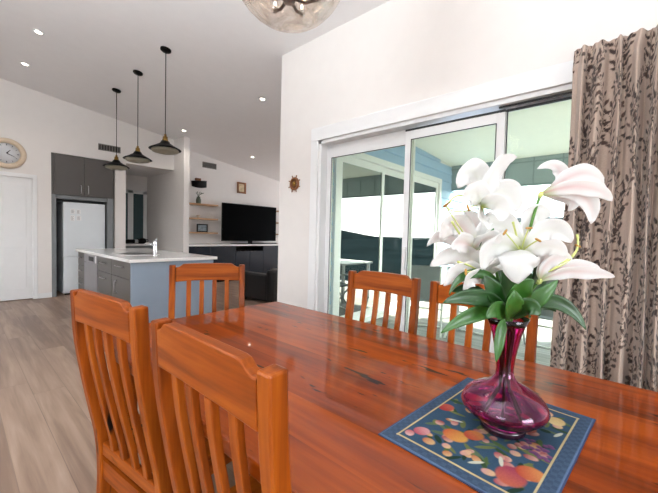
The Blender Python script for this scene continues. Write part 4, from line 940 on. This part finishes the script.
# neighbouring house
t = empty('neighbouring_house', (13, 2, -3), 'white house with pale corrugated roof beyond the deck', 'house')
MB().box(-.6, 5, -1.0, 7, 0, 4.85).build('wall', M['outwhite'], t)
r_ = MB(); n = 130
vs = []
for i in range(n+1):
    y = -1.2+8.5*i/n; b_ = .035*math.sin(i*PI/1.5)
    vs += [(-1.0, y, 4.92+b_), (3.2, y, 6.2+b_), (3.2, y, 6.12+b_), (-1.0, y, 4.84+b_)]
r_.add(vs, [(i*4+k, i*4+(k+1) % 4, (i+1)*4+(k+1) % 4, (i+1)*4+k) for i in range(n) for k in range(4)]); r_.build('roof', M['roof'], t)
MB().box(-1.08, -.98, -1.2, 7.3, 4.78, 4.92, .01).build('gutter', M['rail'], t)
# outdoor setting
def outdoor_chair(loc, rz, lb):
    t = empty('outdoor_chair', loc, lb, 'chair', 'white outdoor chairs on the deck', rz)
    for s in (-1, 1):
        MB().tube([(s*.26, .24, 0), (s*.26, -.05, .40), (s*.26, -.16, .62)], .013, 8).build('leg', M['outwhite'], t)
        MB().tube([(s*.26, -.24, 0), (s*.26, .20, .44)], .013, 8).build('leg', M['outwhite'], t)
        MB().box(s*.26-.025, s*.26+.025, -.22, .24, .61, .635, .006).build('armrest', M['outwhite'], t)
        MB().tube([(s*.235, -.18, .44), (s*.235, -.28, .90)], .012, 8).build('back_frame', M['outwhite'], t)
    MB().box(-.235, .235, -.20, .24, .425, .44, .004).build('seat', M['sling'], t)
    MB().sweep([(0, -.185, .46), (0, -.225, .66), (0, -.28, .90)], -.225, .225, .008).build('backrest', M['sling'], t)
    MB().tube([(-.26, .02, .30), (.26, .02, .30)], .010, 8).build('crossbar', M['outwhite'], t)
    MB().tube([(-.26, .232, .012), (.26, .232, .012)], .011, 8).build('crossbar', M['outwhite'], t)
    return t
outdoor_chair((4.35, .62, -.02), -PI/2, 'white folding outdoor chair on the deck, seen between vase and curtain')
outdoor_chair((4.35, 1.42, -.02), -PI/2, 'white folding outdoor chair on the deck, seen behind the lily leaves')
outdoor_chair((4.2, 2.05, -.02), -PI/2+.4, 'white folding outdoor chair on the deck, nearest the far sliding door')
t = empty('outdoor_table', (5.2, 1.0, -.02), 'pale outdoor table on the covered deck', 'table')
MB().box(-.45, .45, -.85, .85, .70, .73, .006).build('tabletop', M['outwhite'], t)
for sx in (-1, 1):
    for sy in (-1, 1): MB().box(sx*.40-.025, sx*.40+.025, sy*.78-.025, sy*.78+.025, 0, .70, .004).build('leg', M['outwhite'], t)

# ------------------------------------------------------------------ light
w = bpy.data.worlds.new('World'); bpy.context.scene.world = w; w.use_nodes = True; N = w.node_tree.nodes; L = w.node_tree.links
bg = N['Background']; tc = N.new('ShaderNodeTexCoord'); sp = N.new('ShaderNodeSeparateXYZ'); L.new(tc.outputs['Generated'], sp.inputs[0])
cr = N.new('ShaderNodeValToRGB'); cr.color_ramp.elements[0].position = 0; cr.color_ramp.elements[0].color = (.93, .97, 1, 1); cr.color_ramp.elements[1].position = .7; cr.color_ramp.elements[1].color = (.6, .78, 1, 1)
L.new(sp.outputs['Z'], cr.inputs['Fac']); L.new(cr.outputs['Color'], bg.inputs['Color']); bg.inputs['Strength'].default_value = 9
s = bpy.data.lights.new('sun', 'SUN'); s.energy = 22; s.angle = .02; s.color = (1, .95, .88); so = bpy.data.objects.new('sun', s); C.objects.link(so)
so.rotation_euler = Vector((-.8, .5, -.72)).to_track_quat('-Z', 'Y').to_euler()
def area_lamp(name, loc, rot, sx, sy, e, col=(1, .98, .95)):
    l = bpy.data.lights.new(name, 'AREA'); l.shape = 'RECTANGLE'; l.size = sx; l.size_y = sy; l.energy = e; l.color = col
    o = bpy.data.objects.new(name, l); C.objects.link(o); o.location = loc; o.rotation_euler = rot; return o
area_lamp('ceiling_bounce_flash', (-1.3, 1.0, 1.9), (PI, 0, 0), .9, .9, 264, (.875, .95, 1))  # unseen area lamp aimed up, stands in for a bounced flash
area_lamp('living_fill', (9.96, 5.6, 1.3), (PI/2, 0, PI/2), 3.8, 1.9, 95, (.9, .96, 1))  # area lamp added to brighten the television wall
area_lamp('rear_fill', (0, -2.98, 1.45), (PI/2, 0, 0), 1.7, 1.2, 54, (.93, .975, 1))  # unseen fill lamp added behind the camera to brighten the lilies

# ------------------------------------------------------------------ camera
cam = bpy.data.cameras.new('camera'); co = bpy.data.objects.new('camera', cam); C.objects.link(co)
co.matrix_world = Matrix(((0.666522, 0.011007, -0.745404, 0), (-0.745052, 0.043939, -0.665558, 0), (0.025427, 0.998974, 0.037487, 1.25), (0, 0, 0, 1)))
cam.lens = 18.346
cam.sensor_width = 36; cam.clip_start = .02; cam.clip_end = 2000
bpy.context.scene.camera = co
sc = bpy.context.scene; sc.view_settings.view_transform = 'Standard'; sc.view_settings.look = 'None'; sc.view_settings.gamma = 1; sc.view_settings.use_curve_mapping = False
sc.view_settings.exposure = 0.0
sc.cycles.max_bounces = 10; sc.cycles.transparent_max_bounces = 16; sc.cycles.caustics_reflective = False; sc.cycles.caustics_refractive = False
